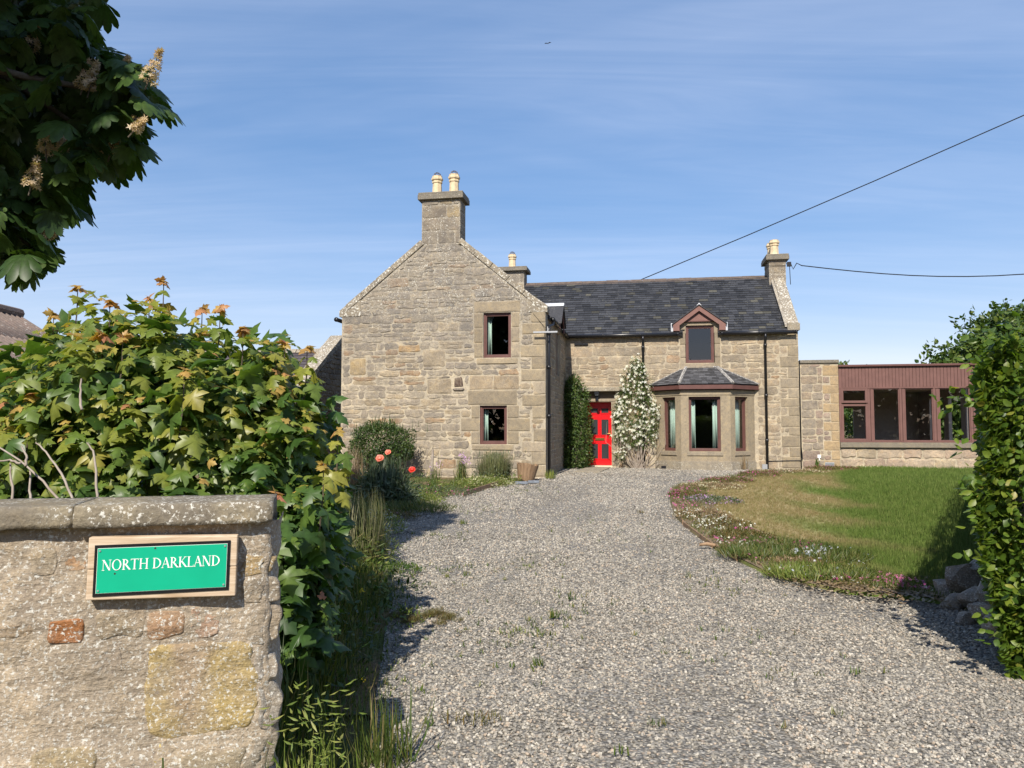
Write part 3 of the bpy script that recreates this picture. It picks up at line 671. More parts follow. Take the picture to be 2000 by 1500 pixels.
for a, b in ((-5.78, -5.15), (-.50, .055)):
    pr = [(a, 4.66), (b, 4.66), (b, skl(b)+.13 if a < -2 else 4.84), (a if a < -2 else a, 4.86 if a < -2 else skr(a)+.13)]
    if a < -2: pr = [(a, 4.67), (b, 4.67), (b, skl(b)+.12), (a, 4.84)]
    m2 = MB(); m2.prism(pr, -.022, .45, fwv, (.31, .26, .18)); m2.build('kneeler', M['skew'], H, bevel=.015)
# chimneys
def pot(parent, c, h=.56, r=.125, cowl=True):
    o = MB().lathe([(r*1.22, -.02), (r*1.22, .03), (r*1.05, .07), (r, .10), (r*.92, h*.62), (r*1.06, h*.64), (r*1.1, h*.70), (r*.98, h*.74), (r*1.22, h*.80), (r*1.24, h*.88), (r*1.02, h*.93), (r*1.05, h), (r*.8, h), (r*.78, h*.8)], c, 8, (.5, .5, .5)).build('pot', M['pot'], parent)
    if cowl:
        m = MB()
        for k in range(5):
            a = k*math.pi/5; m.tube([(c[0]+r*.85*math.cos(q)*math.cos(a), c[1]+r*.85*math.cos(q)*math.sin(a), c[2]+h-.02+r*1.0*math.sin(q)) for q in np.linspace(0, math.pi, 9)], .006, 4)
        for q in (.1, .7): m.tube([(c[0]+r*.85*math.cos(q)*math.cos(a), c[1]+r*.85*math.cos(q)*math.sin(a), c[2]+h-.02+r*math.sin(q)) for a in np.linspace(0, 2*math.pi, 13)], .006, 4)
        m.build('cowl', M['wire'], parent)
def chimney(s0, s1, d0, d1, z0, z1, ct, ov, pots, quota, tones, cowl=True):
    m = MB().box(s0, s1, d0, d1, z0, z1); ch = m.build('chimney', M['mortar_up'], H); it = []
    for f, a, b in ((fr0(d0), s0, s1), (sd(s1), d0, d1), (sdl(s0), d0, d1)):
        for p in courses(a+.004, b-.004, z0+.02, z1-.02, (), (), (.29, .38), (.38, .6), .035, split=0):
            k = random.uniform(.8, 1.15); t = random.choice(tones); it.append((*stone_geo(p, f, random.uniform(.005, .014), .008, tuple(x*k for x in t)), area(p)))
    emit(it, 'stone', M['rubble_up'], ch, quota, ch, 'small_stones')
    m = MB(); m.box(s0-ov, s1+ov, d0-ov, d1+ov, z1, z1+ct*.72); m.box(s0-ov+.015, s1+ov-.015, d0-ov+.015, d1+ov-.015, z1+ct*.72, z1+ct); m.build('cope', M['cope'], ch, bevel=.012)
    for ps, pd, h, r in pots: pot(ch, (ps, pd, z1+ct), h, r, cowl)
ct3 = [(.24, .20, .155), (.20, .175, .145), (.30, .23, .13), (.26, .225, .18)]
chimney(-3.415, -2.335, -.006, .61, 6.58, 7.84, .20, .10, [(-3.07, .30, .55, .135), (-2.59, .32, .58, .135)], 8, ct3)
chimney(-2.62, -1.80, 7.65, 8.35, 6.3, 7.38, .16, .13, [(-2.30, 8.0, .54, .135)], 3, ct3)
chimney(6.85, 7.40, 7.45, 8.45, 6.2, 7.40, .20, .11, [(7.08, 7.75, .56, .15), (7.05, 8.2, .56, .15)], 4, [(.29, .24, .175), (.26, .215, .16)], False)
# side wall of the wing
SW = (2.42, 3.2, 3.15, 4.45)
mb = MB(); wall_panel(mb, .5, 5.0, .05, 4.66, [SW], sd(0), .5, (.5, .5, .5)); side = mb.build('side_wall', M['mortar'], H)
mc = stone_col('main'); it = []
for p in courses(.52, 4.98, .3, 4.62, [(2.2, 3.42, 3.0, 4.66)], (), (.16, .3), (.3, .7), .026): it.append((*stone_geo(p, sd(0), .01, .012, mc(0)), area(p)))
emit(it, 'stone', M['rubble'], side, 0, side, 'side_stones')
dressed([(2.2, 2.40, 3.16, 4.44), (3.22, 3.42, 3.16, 4.44), (2.2, 3.42, 4.46, 4.64), (2.2, 3.42, 3.0, 3.14)], sd(0), side, 'jamb_stone', tone=(.27, .22, .155))
for f, a, b, nm in ((sdl(-5.70), .5, 11, 'side_wall'), (bk(11.0), -5.70, 7.30, 'back_wall'), (sd(7.30), 5.5, 11, 'end_wall')):
    mb = MB(); wall_panel(mb, a, b, .05, 4.62, [], f, .45); mb.build(nm, M['mortar'], H)
# main front wall
DOOR = (.69, 1.49, .30, 2.43); REC = (.55, 1.62, 2.53, 2.765); BAYH = (3.2, 5.65, .8, 2.7); DW = (3.85, 4.77, 3.655, 4.62)
mb = MB(); wall_panel(mb, 0.0, 7.30, .05, 4.62, [DOOR, REC, BAYH, DW], fr0(5.0), .5); front = mb.build('front_wall', M['mortar'], H)
dj = stack(1.50, 1.665, .36, 2.43, 4)+stack(.52, .68, .36, 2.43, 4); dormj = [(3.70, 3.86, 3.0+.42*i, 3.41+.42*i) for i in range(4)]+[(4.765, 4.935, 3.0+.42*i, 3.41+.42*i) for i in range(4)]
quo = []; z = .34; i = 0
while z < 4.5:
    h = random.uniform(.26, .36); w = (.55, .32)[i % 2]; quo.append((7.30-w, 7.295, z, min(z+h-.012, 4.6))); z += h; i += 1
dressed(dj, fr0(5.0), front, 'jamb_stone'); dressed([(.50, 1.68, 2.44, 2.525)], fr0(5.0), front, 'lintel'); dressed(dormj, fr0(4.985), front, 'jamb_stone', proud=.012)
dressed([(3.86, 4.765, 3.47, 3.645)], fr0(4.985), front, 'sill', proud=.035); dressed(quo, fr0(5.0), front, 'quoin', rough=.01)
holes = [DOOR, REC, (2.75, 6.05, .2, 2.95), (3.68, 4.96, 2.9, 4.7), (.5, 1.7, .3, 2.8), (.45, 2.05, 2.74, 2.93)]+[(a-.01, b+.01, c-.01, d+.01) for a, b, c, d in quo]
it = []
for p in courses(.02, 7.28, .3, 4.6, holes, (), (.15, .31), (.3, .85), .026): it.append((*stone_geo(p, fr0(5.0), random.uniform(.003, .014), .021, mc(0), rnd=.05), area(p)))
emit(it, 'stone', M['rubble'], front, 90, front, 'small_stones')
MB().box(.42, 2.06, 4.84, 5.02, 2.775, 2.90, (.30, .255, .18)).build('door_canopy', M['skew2'], H, bevel=.01)
MB().box(.56, 1.61, 5.10, 5.16, 2.535, 2.76, (.13, .105, .08)).build('transom_panel', M['dressed'], H)
MB().box(.66, 1.52, 4.94, 5.3, .27, .365).build('threshold', M['cream'], H, bevel=.006)
# red door
DY = .2; dm = MB().box(.695, 1.485, 5.12, 5.17, .366, 2.428); dx = ((.80, 1.03), (1.15, 1.38)); dzs = ((.58, 1.06), (1.36, 1.86), (2.08, 2.23))
for x0, x1 in dx:
    for z0, z1 in dzs:
        for a, b, c, d in ((x0-.03, x1+.03, z0-.03, z0), (x0-.03, x1+.03, z1, z1+.03), (x0-.03, x0, z0, z1), (x1, x1+.03, z0, z1)): dm.box(a, b, 5.105, 5.121, c, d)
door = dm.build('front_door', M['red'], H); door.location = (0, DY, 0)
for x0, x1 in dx:
    for z0, z1 in dzs: MB().box(x0, x1, 5.114, 5.125, z0, z1).build('glass_panel', M['dglass'], door)
m = MB().box(.95, 1.24, 5.10, 5.121, 1.18, 1.26).box(.97, 1.22, 5.092, 5.103, 1.205, 1.235); m.build('letter_plate', M['brass'], door)
m = MB().tube([(1.43, 5.12, 1.40), (1.43, 5.07, 1.40), (1.34, 5.06, 1.40)], .012, 6).box(1.41, 1.45, 5.108, 5.122, 1.28, 1.52); m.build('handle', M['brass'], door)
m = MB().box(.98, 1.08, 4.93, 5.0, 2.56, 2.66).box(.96, 1.10, 4.83, 4.95, 2.66, 2.76).tube([(1.03, 4.9, 2.56), (1.03, 4.88, 2.46)], .05, 8)
m.build('door_lamp', M['black'], H); MB().box(.985, 1.075, 4.845, 4.93, 2.645, 2.66).build('lamp_lens', M['white'], H)
MB().box(.30, .75, 4.94, 4.985, 4.30, 4.345, (.1, .08, .06)).build('wall_grille', M['black'], H)

# windows: empties carry frame, pane and curtains
def curtain(x0, x1, z0, z1, y, parent):
    n = max(8, int((x1-x0)/.018)); V = []; F = []
    for i in range(n+1):
        x = x0+(x1-x0)*i/n; w = .022*math.sin(i*1.25)+.008*math.sin(i*3.1+x*9)
        V += [(x, y+w, z1), (x+.01*math.sin(i*.9), y+w*1.5, z0)]
    F = [(2*i, 2*i+1, 2*i+3, 2*i+2) for i in range(n)]; o = mesh_obj('curtain', V, F, M['curtain'], parent, smooth=True); md = o.modifiers.new('thickness', 'SOLIDIFY'); md.thickness = .004
def window(parent, loc, rz, w, h, left=0, right=0, fw=.055, mat='maroon', inner=.03, rec=.06, vx=(), hz=()):
    e = empty('window', loc, rz, parent); m = MB()
    for x0, x1, z0, z1 in ((0, fw, 0, h), (w-fw, w, 0, h), (fw, w-fw, 0, fw*1.1), (fw, w-fw, h-fw, h)): m.box(x0, x1, rec, rec+.08, z0, z1)
    for x0, x1, z0, z1 in ((fw, fw+inner, fw*1.1, h-fw), (w-fw-inner, w-fw, fw*1.1, h-fw), (fw+inner, w-fw-inner, fw*1.1, fw*1.1+inner), (fw+inner, w-fw-inner, h-fw-inner, h-fw)): m.box(x0, x1, rec+.018, rec+.07, z0, z1)
    for x in vx: m.box(x-.03, x+.03, rec+.003, rec+.075, fw, h-fw)
    for z in hz: m.box(fw, w-fw, rec+.006, rec+.072, z-.03, z+.03)
    m.build('frame', M[mat], e, bevel=.004)
    y = rec+.05; mesh_obj('pane', [(fw, y, fw), (w-fw, y, fw), (w-fw, y, h-fw), (fw, y, h-fw)], [(0, 1, 2, 3)], M['glass'], e)
    if left: curtain(fw*.6, fw+left, .02, h-.02, rec+.2, e)
    if right: curtain(w-fw-right, w-fw*.6, .02, h-.02, rec+.2, e)
    return e
window(H, (UW[0], 0, UW[2]), 0, UW[1]-UW[0], UW[3]-UW[2], .12); window(H, (LW[0], 0, LW[2]), 0, LW[1]-LW[0], LW[3]-LW[2], .12)
window(H, (3.872, 4.985, 3.662), 0, .876, 1.20, fw=.06)
window(H, (0, SW[0], SW[2]), R(90), SW[1]-SW[0], SW[3]-SW[2])
# bay
bay = empty('bay_window', (0, 0, 0), 0, H); A, B_, C_, D_ = Vector((2.90, 5.0)), Vector((3.66, 4.20)), Vector((5.14, 4.20)), Vector((5.95, 5.0))
def plan(p, q):
    d = (q-p).normalized(); n = Vector((d.y, -d.x)); return (lambda u, v, o: (p.x+d.x*u+n.x*o, p.y+d.y*u+n.y*o, v)), (q-p).length, math.atan2(d.y, d.x)
bw = [(A, B_, .30, .86, .27, 0), (B_, C_, .235, 1.185, .16, .16), (C_, D_, .22, .82, 0, .22)]
mbw = MB(); mpl = MB(); mfa = MB(); msl = MB(); mli = MB()
bayz0, bayz1 = .87, 2.55
for i, (p, q, u0, u1, lc, rc) in enumerate(bw):
    f, L, rz = plan(p, q); wall_panel(mbw, 0, L, .5, 2.76, [(u0, u1, bayz0, bayz1)], f, .24, (.315, .26, .18))
    e0 = .0 if i == 0 else -.02; e1 = L if i == 2 else L+.02
    mpl.prism([(e0, .1), (e1, .1), (e1, .54), (e0, .54)], .05, -.1, lambda u, v, w, f=f: f(u, v, w), (.27, .235, .18))
    msl.prism([(e0, .54), (e1, .54), (e1, .575), (e0, .575)], .02, -.1, lambda u, v, w, f=f: f(u, v, w), (.31, .265, .2))
    msl.prism([(u0-.06, bayz0-.13), (u1+.06, bayz0-.13), (u1+.06, bayz0-.015), (u0-.06, bayz0-.015)], .03, -.05, lambda u, v, w, f=f: f(u, v, w), (.29, .245, .18))
    mli.prism([(e0, 2.60), (e1, 2.60), (e1, 2.755), (e0, 2.755)], .018, -.05, lambda u, v, w, f=f: f(u, v, w), (.325, .27, .19))
    window(H, f(u0, bayz0, 0), rz, u1-u0, bayz1-bayz0, lc, rc, rec=.1)
bayw = mbw.build('bay_wall', M['dressed'], bay); mpl.build('plinth', M['skew2'], bay, bevel=.01); msl.build('sill_course', M['dressed'], bay, bevel=.006); mli.build('lintel_course', M['dressed'], bay, bevel=.006)
EA, EB, EC, ED = Vector((2.72, 5.0)), Vector((3.60, 4.06)), Vector((5.21, 4.06)), Vector((6.12, 5.0)); T1, T2 = Vector((3.86, 5.0)), Vector((4.84, 5.0)); zb, zt = 2.93, 3.50
for p, q in ((EA, EB), (EB, EC), (EC, ED)):
    f, L, _ = plan(p, q); mfa.prism([(0, 2.77), (L, 2.77), (L, 2.915), (0, 2.915)], -.015, -.06, lambda u, v, w, f=f: f(u, v, w))
mfa.prism([tuple(EA), tuple(EB), tuple(EC), tuple(ED)], 2.78, 2.80, lambda u, v, w: (u, v, w)); mfa.build('fascia', M['maroon'], bay)
deck = MB(); V3 = lambda p, z: (p.x, p.y, z)
deck.add([V3(EA, zb-.01), V3(EB, zb-.01), V3(EC, zb-.01), V3(ED, zb-.01), V3(T1, zt-.01), V3(T2, zt-.01)], [(0, 1, 4), (1, 2, 5, 4), (2, 3, 5), (0, 4, 5, 3), (0, 3, 2, 1)], (.035, .035, .04)); deck.build('roof_deck', M['slate'], bay)
it = []
for P3 in ((V3(EA, zb), V3(EB, zb), V3(T1, zt)), (V3(EB, zb), V3(EC, zb), V3(T2, zt), V3(T1, zt)), (V3(EC, zb), V3(ED, zb), V3(T2, zt))):
    P3 = [Vector(p) for p in P3]; ux = (P3[1]-P3[0]).normalized(); nn = ux.cross(P3[2]-P3[0]).normalized(); vy = nn.cross(ux)
    q = [((p-P3[0]).dot(ux), (p-P3[0]).dot(vy)) for p in P3]; f = lambda u, v, n, o=P3[0], ux=ux, vy=vy, nn=nn: tuple(o+ux*u+vy*v+nn*n)
    it += slate_items(f, q, .105, .17, lambda r: (lambda k: (.060*k, .060*k, .064*k))(r.uniform(.7, 1.9)), .010, .03)
emit(it, 'slate', M['slate'], bay, 90, bay, 'small_slates')
for p, q in ((EB, T1), (EC, T2)):
    a, b = Vector(V3(p, zb+.035)), Vector(V3(q, zt+.02)); MB().tube([a+(b-a)*-.01, b], .05, 6).build('hip_flashing', M['leadgrey'], bay)
m = MB()
for p, q in ((EA, T1), (ED, T2)): m.tube([Vector((p.x, 4.99, zb+.03)), Vector((q.x, 4.99, zt+.03))], .022, 5)
m.tube([Vector((T1.x, 4.975, zt+.02)), Vector((T2.x, 4.975, zt+.02))], .03, 6); m.build('wall_flashing', M['leadgrey'], bay)
MB().box(3.05, 3.20, 4.55, 4.60, .27, .40).build('vent', M['black'], H)
# roofs
AL = math.atan2(6.93-4.60, 8-4.84); ca, sa = math.cos(AL), math.sin(AL); RL = (8-4.84)/ca
rf = lambda u, v, n: (u, 4.84+v*ca-n*sa, 4.60+v*sa+n*ca)
m = MB()
def slab(m, f, u0, u1, v0, v1, th=.1): m.prism([(u0, v0), (u1, v0), (u1, v1), (u0, v1)], -th, -.004, f, (.035, .035, .04))
slab(m, rf, -2.6, 3.78, 0, RL); slab(m, rf, 4.86, 6.98, 0, RL); slab(m, rf, 3.78, 4.86, 1.35, RL)
slab(m, lambda u, v, n: (u, 11.16-v*ca+n*sa, 4.60+v*sa+n*ca), -2.6, 7.0, 0, RL)
mroof = m.build('main_roof', M['slate'], H); it = []
wing_z = lambda s: 4.80-.845*s if s > -2.85 else -9
for V, F, t, a in slate_items(rf, [(-2.0, 0), (6.97, 0), (6.97, RL-.05), (-2.0, RL-.05)], .165, .24, slate_col):
    c = np.mean(np.array(V), 0)
    if c[2] < wing_z(c[0])-.1 or (3.72 < c[0] < 4.92 and c[2] < 5.50-abs(c[0]-4.29)*.72): continue
    it.append((V, F, t, a*(1.5 if c[0] > .3 and c[2] < 5.9 else 1)))
emit(it, 'slate', M['slate'], mroof, 200, mroof, 'upper_slates')
for i in range(20):
    s0 = -1.85+i*.436; j = random.uniform(-.008, .008); m = MB(); m.prism([(7.84, 6.83), (8.0, 6.985+j), (8.16, 6.83), (8.0, 6.93)], s0, s0+.43, lambda u, v, w: (w, u, v+.0)); m.build('ridge_tile', M['ridge'], mroof)
wr = MB(); wa = math.atan(.845); wL = 2.95/math.cos(wa)
slab(wr, lambda u, v, n: (.10-v*math.cos(wa)+n*math.sin(wa), u, 4.60+v*math.sin(wa)+n*math.cos(wa)), .46, 8.6, 0, wL); slab(wr, lambda u, v, n: (-5.80+v*math.cos(wa)-n*math.sin(wa), u, 4.60+v*math.sin(wa)+n*math.cos(wa)), .46, 10.9, 0, wL)
wr.build('wing_roof', M['slate'], H)
m = MB(); m.prism([(5.0, 4.62), (11.0, 4.62), (8.0, 6.86)], 6.98, 7.295, lambda u, v, w: (w, u, v)); m.prism([(5.6, 4.62), (10.4, 4.62), (8, 6.7)], -2.6, -2.1, lambda u, v, w: (w, u, v)); m.prism([(-5.7, 4.62), (0, 4.62), (-2.85, 6.9)], 10.5, 11.0, lambda u, v, w: (u, w, v)); m.build('gable_top', M['mortar_up'], H)
skew_row((4.96, 4.84), (7.50, 6.82), 6.99, 7.335, 5, .16, 'skew', 'skew', H, lambda u, v, w: (w, u, v))
MB().box(6.97, 7.345, 4.86, 5.12, 4.63, 4.86, (.27, .23, .17)).build('kneeler', M['skew2'], H, bevel=.012)
MB().prism([(4.9, 4.74), (7.5, 6.66), (7.5, 6.74), (4.9, 4.80)], 6.90, 6.99, lambda u, v, w: (w, u, v), (.25, .215, .165)).build('mortar_fillet', M['mortar_up'], H)
# wall-head dormer over the bay
dm_ = empty('dormer', (0, 0, 0), 0, H); m = MB(); wall_panel(m, 3.70, 4.935, 4.615, 4.985, [(3.872, 4.748, 4.615, 4.862)], fr0(4.985), .3, (.31, .255, .18)); m.build('dormer_wall', M['dressed'], dm_)
ap = (4.29, 5.475); e1, e2 = (3.475, 4.885), (5.105, 4.885)
for (ex, ez) in (e1, e2):
    sg = 1 if ex < 4 else -1; m = MB(); m.prism([(ex, ez), (ap[0], ap[1]), (ap[0], ap[1]-.165), (ex+sg*.20, ez-.03), (ex+sg*.20, ez-.205), (ex, ez-.205)], 4.83, 4.86, fwv); m.build('bargeboard', M['barge'], dm_)
    m = MB(); f = lambda u, v, w: (u, w, v); m.prism([(ex-sg*.04, ez-.02), (ap[0], ap[1]+.012), (ap[0], ap[1]+.045), (ex-sg*.04, ez+.02)], 4.80, 5.98, f, (.035, .035, .04)); m.build('dormer_roof', M['slate'], dm_)
    MB().box(min(ex, ex+sg*.22), max(ex, ex+sg*.22), 4.86, 5.3, ez-.22, ez-.19).build('soffit', M['maroon'], dm_)
    MB().box(ex-.05-(.02 if sg > 0 else -.02), ex+.05-(.02 if sg > 0 else -.02), 4.90, 5.02, 4.66, 4.94).build('lead_apron', M['lead'], dm_, bevel=.02)
    m = MB(); m.prism([(4.99, 4.7), (5.28, 4.95), (4.99, 4.95)], ex+sg*.18, ex+sg*.22, lambda u, v, w: (w, u, v)); m.build('cheek', M['maroon'], dm_)
MB().prism([(3.80, 4.99), (4.78, 4.99), (4.29, 5.33)], 4.93, 4.97, fwv).build('pediment_board', M['barge'], dm_); MB().box(3.80, 4.78, 4.915, 4.975, 4.975, 5.005).build('pediment_rail', M['maroon'], dm_)
MB().prism([(ap[0]-.09, ap[1]-.01), (ap[0], ap[1]+.085), (ap[0]+.09, ap[1]-.01), (ap[0], ap[1]+.04)], 4.79, 6.0, fwv).build('ridge_lead', M['lead'], dm_)
# small dormer on the side wall of the wing
d2 = empty('dormer', (0, 0, 0), 0, H); d2['label'] = 'small gabled dormer on the side wall with white lead ridge'
za, ze, dc, dh = 5.27, 4.66, 2.78, .62
for sg in (-1, 1):
    m = MB(); m.prism([(dc+sg*(dh+.05), ze-.02), (dc, za), (dc, za+.04), (dc+sg*(dh+.05), ze+.025)], -.75, .20, lambda u, v, w: (w, u, v), (.043, .043, .047)); m.build('dormer_roof', M['slate'], d2)
    m = MB(); m.prism([(dc+sg*dh, ze), (dc, za-.01), (dc, za-.16), (dc+sg*(dh-.14), ze-.03), (dc+sg*(dh-.14), ze-.18), (dc+sg*dh, ze-.18)], .12, .15, lambda u, v, w: (w, u, v)); m.build('bargeboard', M['maroon'], d2)
m = MB(); m.prism([(dc-.5, 4.62), (dc+.5, 4.62), (dc, za-.13)], -.6, .03, lambda u, v, w: (w, u, v)); m.build('dormer_front', M['maroon'], d2)
MB().prism([(dc-.10, za-.03), (dc, za+.075), (dc+.10, za-.03), (dc, za+.03)], -.8, .205, lambda u, v, w: (w, u, v)).build('ridge_lead', M['lead'], d2)
# gutters, pipes, odds and ends
def gutter(P, r=.055): 
    m = MB().tube(P, r, 10); L = (Vector(P[-1])-Vector(P[0])).length; n = max(2, int(L/.9))
    for i in range(n+1):
        c = Vector(P[0]).lerp(Vector(P[-1]), i/n); d = (Vector(P[-1])-Vector(P[0])).normalized()*.02; m.tube([c-d, c+d], r*1.18, 10)
    m.build('gutter', M['black'], H, smooth=True)
gutter([(.06, 4.82, 4.575), (3.62, 4.82, 4.575)]); gutter([(4.98, 4.82, 4.575), (7.22, 4.82, 4.575)]); gutter([(.11, .75, 4.56), (.11, 2.02, 4.56)]); gutter([(.11, 3.52, 4.56), (.11, 4.85, 4.56)]); gutter([(-5.86, -.02, 4.60), (-5.86, 8.0, 4.60)])
def downpipe(P, cz, r=.042):
    m = MB().tube(P, r, 10)
    for x, y, z in cz: m.tube([(x, y, z-.05), (x, y, z+.05)], r*1.3, 10); m.box(x-.05, x+.05, y+.02, y+.10, z-.015, z+.015)
    m.build('downpipe', M['black'], H, smooth=True)
for s in (2.52, 6.30): downpipe([(s, 4.82, 4.54), (s, 4.82, 4.42), (s, 4.92, 4.25), (s, 4.92, .30)], [(s, 4.92, z) for z in (4.18, 2.6, 1.2)])
downpipe([(.11, .80, 4.53), (.11, .70, 4.40), (.075, .16, 4.30), (.075, .12, 4.2), (.075, .12, .25)], [(.075, .12, 4.1), (.075, .12, 3.2), (.075, .12, 1.9)])
m = MB().box(-.30, .34, -.19, -.16, 4.085, 4.125).box(.07, .09, -.18, -.15, 4.12, 4.25).tube([(-.02, 0, 4.10), (-.02, -.17, 4.10)], .012, 5); m.build('aerial_bracket', M['grey_metal'], H)
MB().tube([(-.32, -.02, 4.62), (-.1, -.02, 4.35), (.1, -.15, 4.12)], .006, 4).build('aerial_cable', M['black'], H)
MB().tube([(7.325, 4.985, 3.7), (7.33, 4.985, 1.0), (7.36, 4.98, .62), (7.30, 4.965, .58), (6.35, 4.965, .56)], .011, 5).build('wall_cable', M['black'], H)
MB().tube([(7.43, 7.6, 7.3), (7.50, 7.3, 7.15), (7.52, 7.3, 6.5)], .012, 5).tube([(7.40, 7.42, 7.2), (6.84, 7.41, 7.2)], .008, 4).box(7.42, 7.55, 7.25, 7.35, 7.13, 7.28).build('cable_bracket', M['black'], H)
MB().box(6.14, 6.30, 4.88, 4.97, .28, .46).build('drain_hopper', M['grey_metal'], H)
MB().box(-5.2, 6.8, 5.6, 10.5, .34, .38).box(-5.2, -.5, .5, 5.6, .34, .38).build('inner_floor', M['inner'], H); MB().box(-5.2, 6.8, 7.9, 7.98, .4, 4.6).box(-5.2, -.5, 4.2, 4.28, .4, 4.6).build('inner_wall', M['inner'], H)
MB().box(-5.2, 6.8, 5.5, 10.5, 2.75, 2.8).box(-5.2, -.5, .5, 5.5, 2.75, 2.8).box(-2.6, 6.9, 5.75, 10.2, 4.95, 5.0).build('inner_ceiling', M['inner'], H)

# ------------------------------------------------------------------ sunroom
SR = tag(empty('sunroom', HO, -PHI), 'flat roofed sunroom extension with maroon boarding and wide windows', 'extension')
m = MB(); m.box(7.345, 8.47, 5.03, 5.5, .05, 3.60); m.box(8.47, 12.36, 5.03, 5.45, .05, .99); pier = m.build('side_wall', M['mortar'], SR)
it = []; sc_ = stone_col('sun'); q = []; z = .34; i = 0
while z < 3.5:
    h = random.uniform(.25, .33); q.append((8.47-(.46, .24)[i % 2], 8.465, z, min(z+h-.012, 3.59))); z += h; i += 1
dressed(q, fr0(5.03), pier, 'quoin', 'dressed', .012, (.385, .285, .17), .006)
for p in courses(7.36, 8.46, .33, 3.59, [(a-.01, b+.01, c-.01, d+.01) for a, b, c, d in q], (), (.22, .32), (.30, .5), .026, split=.12): it.append((*stone_geo(p, fr0(5.03), random.uniform(.006, .014), .012, sc_(0)), area(p)))
pk = stone_col('pink')
for p in courses(8.48, 12.35, .30, .985, (), (), (.31, .36), (.42, .7), .04, split=0): it.append((*stone_geo(p, fr0(5.03), random.uniform(.015, .035), .022, pk(0)), area(p)))
emit(it, 'stone', M['rubble'], pier, 80, pier, 'small_stones')
MB().box(7.345, 8.49, 4.98, 5.5, 3.60, 3.70, (.27, .235, .18)).build('cope', M['cope'], SR, bevel=.01)
MB().box(8.47, 12.38, 4.93, 5.4, .99, 1.145, (.22, .19, .145)).build('sill', M['dressed'], SR, bevel=.008)
MB().box(8.475, 12.35, 4.99, 5.3, 1.15, 1.185).build('sill_board', M['cladding'], SR)
cb = MB().box(8.475, 12.36, 5.055, 5.12, 2.84, 3.47).build('cladding', M['cladding'], SR); nb = 40
bme = MB().box(.004, 3.885/nb-.004, 0, .025, 0, .63).build('board', M['cladding'], cb, bevel=.003); bme.location = (8.475, 5.03, 2.84)
for i in range(1, nb):
    o = bme.copy(); COL.objects.link(o); o.parent = cb; o.location = (8.475+3.885*i/nb, 5.03+random.uniform(-.001, .001), 2.84)
MB().box(8.465, 12.40, 4.96, 5.5, 3.472, 3.535).build('fascia', M['maroon'], SR, bevel=.006); MB().box(8.47, 12.37, 5.0, 5.2, 2.795, 2.838).build('head_rail', M['cladding'], SR)
MB().box(8.48, 12.35, 5.52, 9.9, 3.40, 3.46).build('flat_roof', M['leadgrey'], SR); MB().box(8.48, 12.35, 5.46, 9.9, 2.86, 2.90).build('ceiling', M['innerl'], SR)
posts = ((8.475, 8.53), (9.30, 9.455), (10.21, 10.36), (11.16, 11.33), (12.19, 12.345))
for a, b in posts:
    mid = (a+b)/2; MB().box(a, mid-.006 if b-a > .1 else b, 5.01, 5.12, 1.187, 2.793).build('window_post', M['cladding'], SR, bevel=.004)
    if b-a > .1: MB().box(mid+.006, b, 5.02, 5.12, 1.187, 2.793).build('window_post', M['cladding'], SR, bevel=.004)
for (a, b), (c, d) in zip(posts[:-1], posts[1:]):
    e = empty('window', (b, 5.0, 1.187), 0, SR); w, h = c-b, 1.606; m = MB(); fw = .03
    if b < 9: 
        for z0, z1 in ((0, 1.13), (1.17, h)):
            for x0, x1, y0, y1 in ((0, .07, z0, z1), (w-.07, w, z0, z1), (.07, w-.07, z0, z0+.07), (.07, w-.07, z1-.06, z1)): m.box(x0, x1, .005, .10, y0, y1)
    for x0, x1, z0, z1 in ((0, fw, 0, h), (w-fw, w, 0, h), (fw, w-fw, 0, fw), (fw, w-fw, h-fw, h)): m.box(x0, x1, .03, .098, z0, z1)
    m.build('frame', M['cladding'], e, bevel=.003); mesh_obj('pane', [(.01, .07, .01), (w-.01, .07, .01), (w-.01, .07, h-.01), (.01, .07, h-.01)], [(0, 1, 2, 3)], M['glass'], e)
m = MB(); wall_panel(m, 8.48, 12.35, .3, 2.86, [(9.55, 10.05, .6, 2.3)], bk(9.8), .1); m.box(8.475, 8.53, 5.5, 9.7, .3, 2.86); m.build('back_wall', M['innerl'], SR)
m = MB(); wall_panel(m, 5.5, 9.8, .3, 2.86, [(5.9, 6.9, 1.1, 2.6), (7.3, 8.6, .5, 2.6)], sd(12.35), .1); m.build('end_wall', M['innerl'], SR); MB().box(8.48, 12.35, 5.46, 9.8, .33, .36).build('floor', M['inner'], SR)
MB().box(7.80, 7.90, 4.99, 5.03, .66, .76).box(7.835, 7.865, 4.985, 5.02, .58, .66).build('outdoor_socket', M['white'], SR, bevel=.006)
vm = MB().box(8.02, 8.29, 5.005, 5.03, .39, .53)
for k in range(4): vm.box(8.03, 8.28, 4.992, 5.006, .405+k*.03, .42+k*.03)
vm.build('vent', M['grey_metal'], SR)
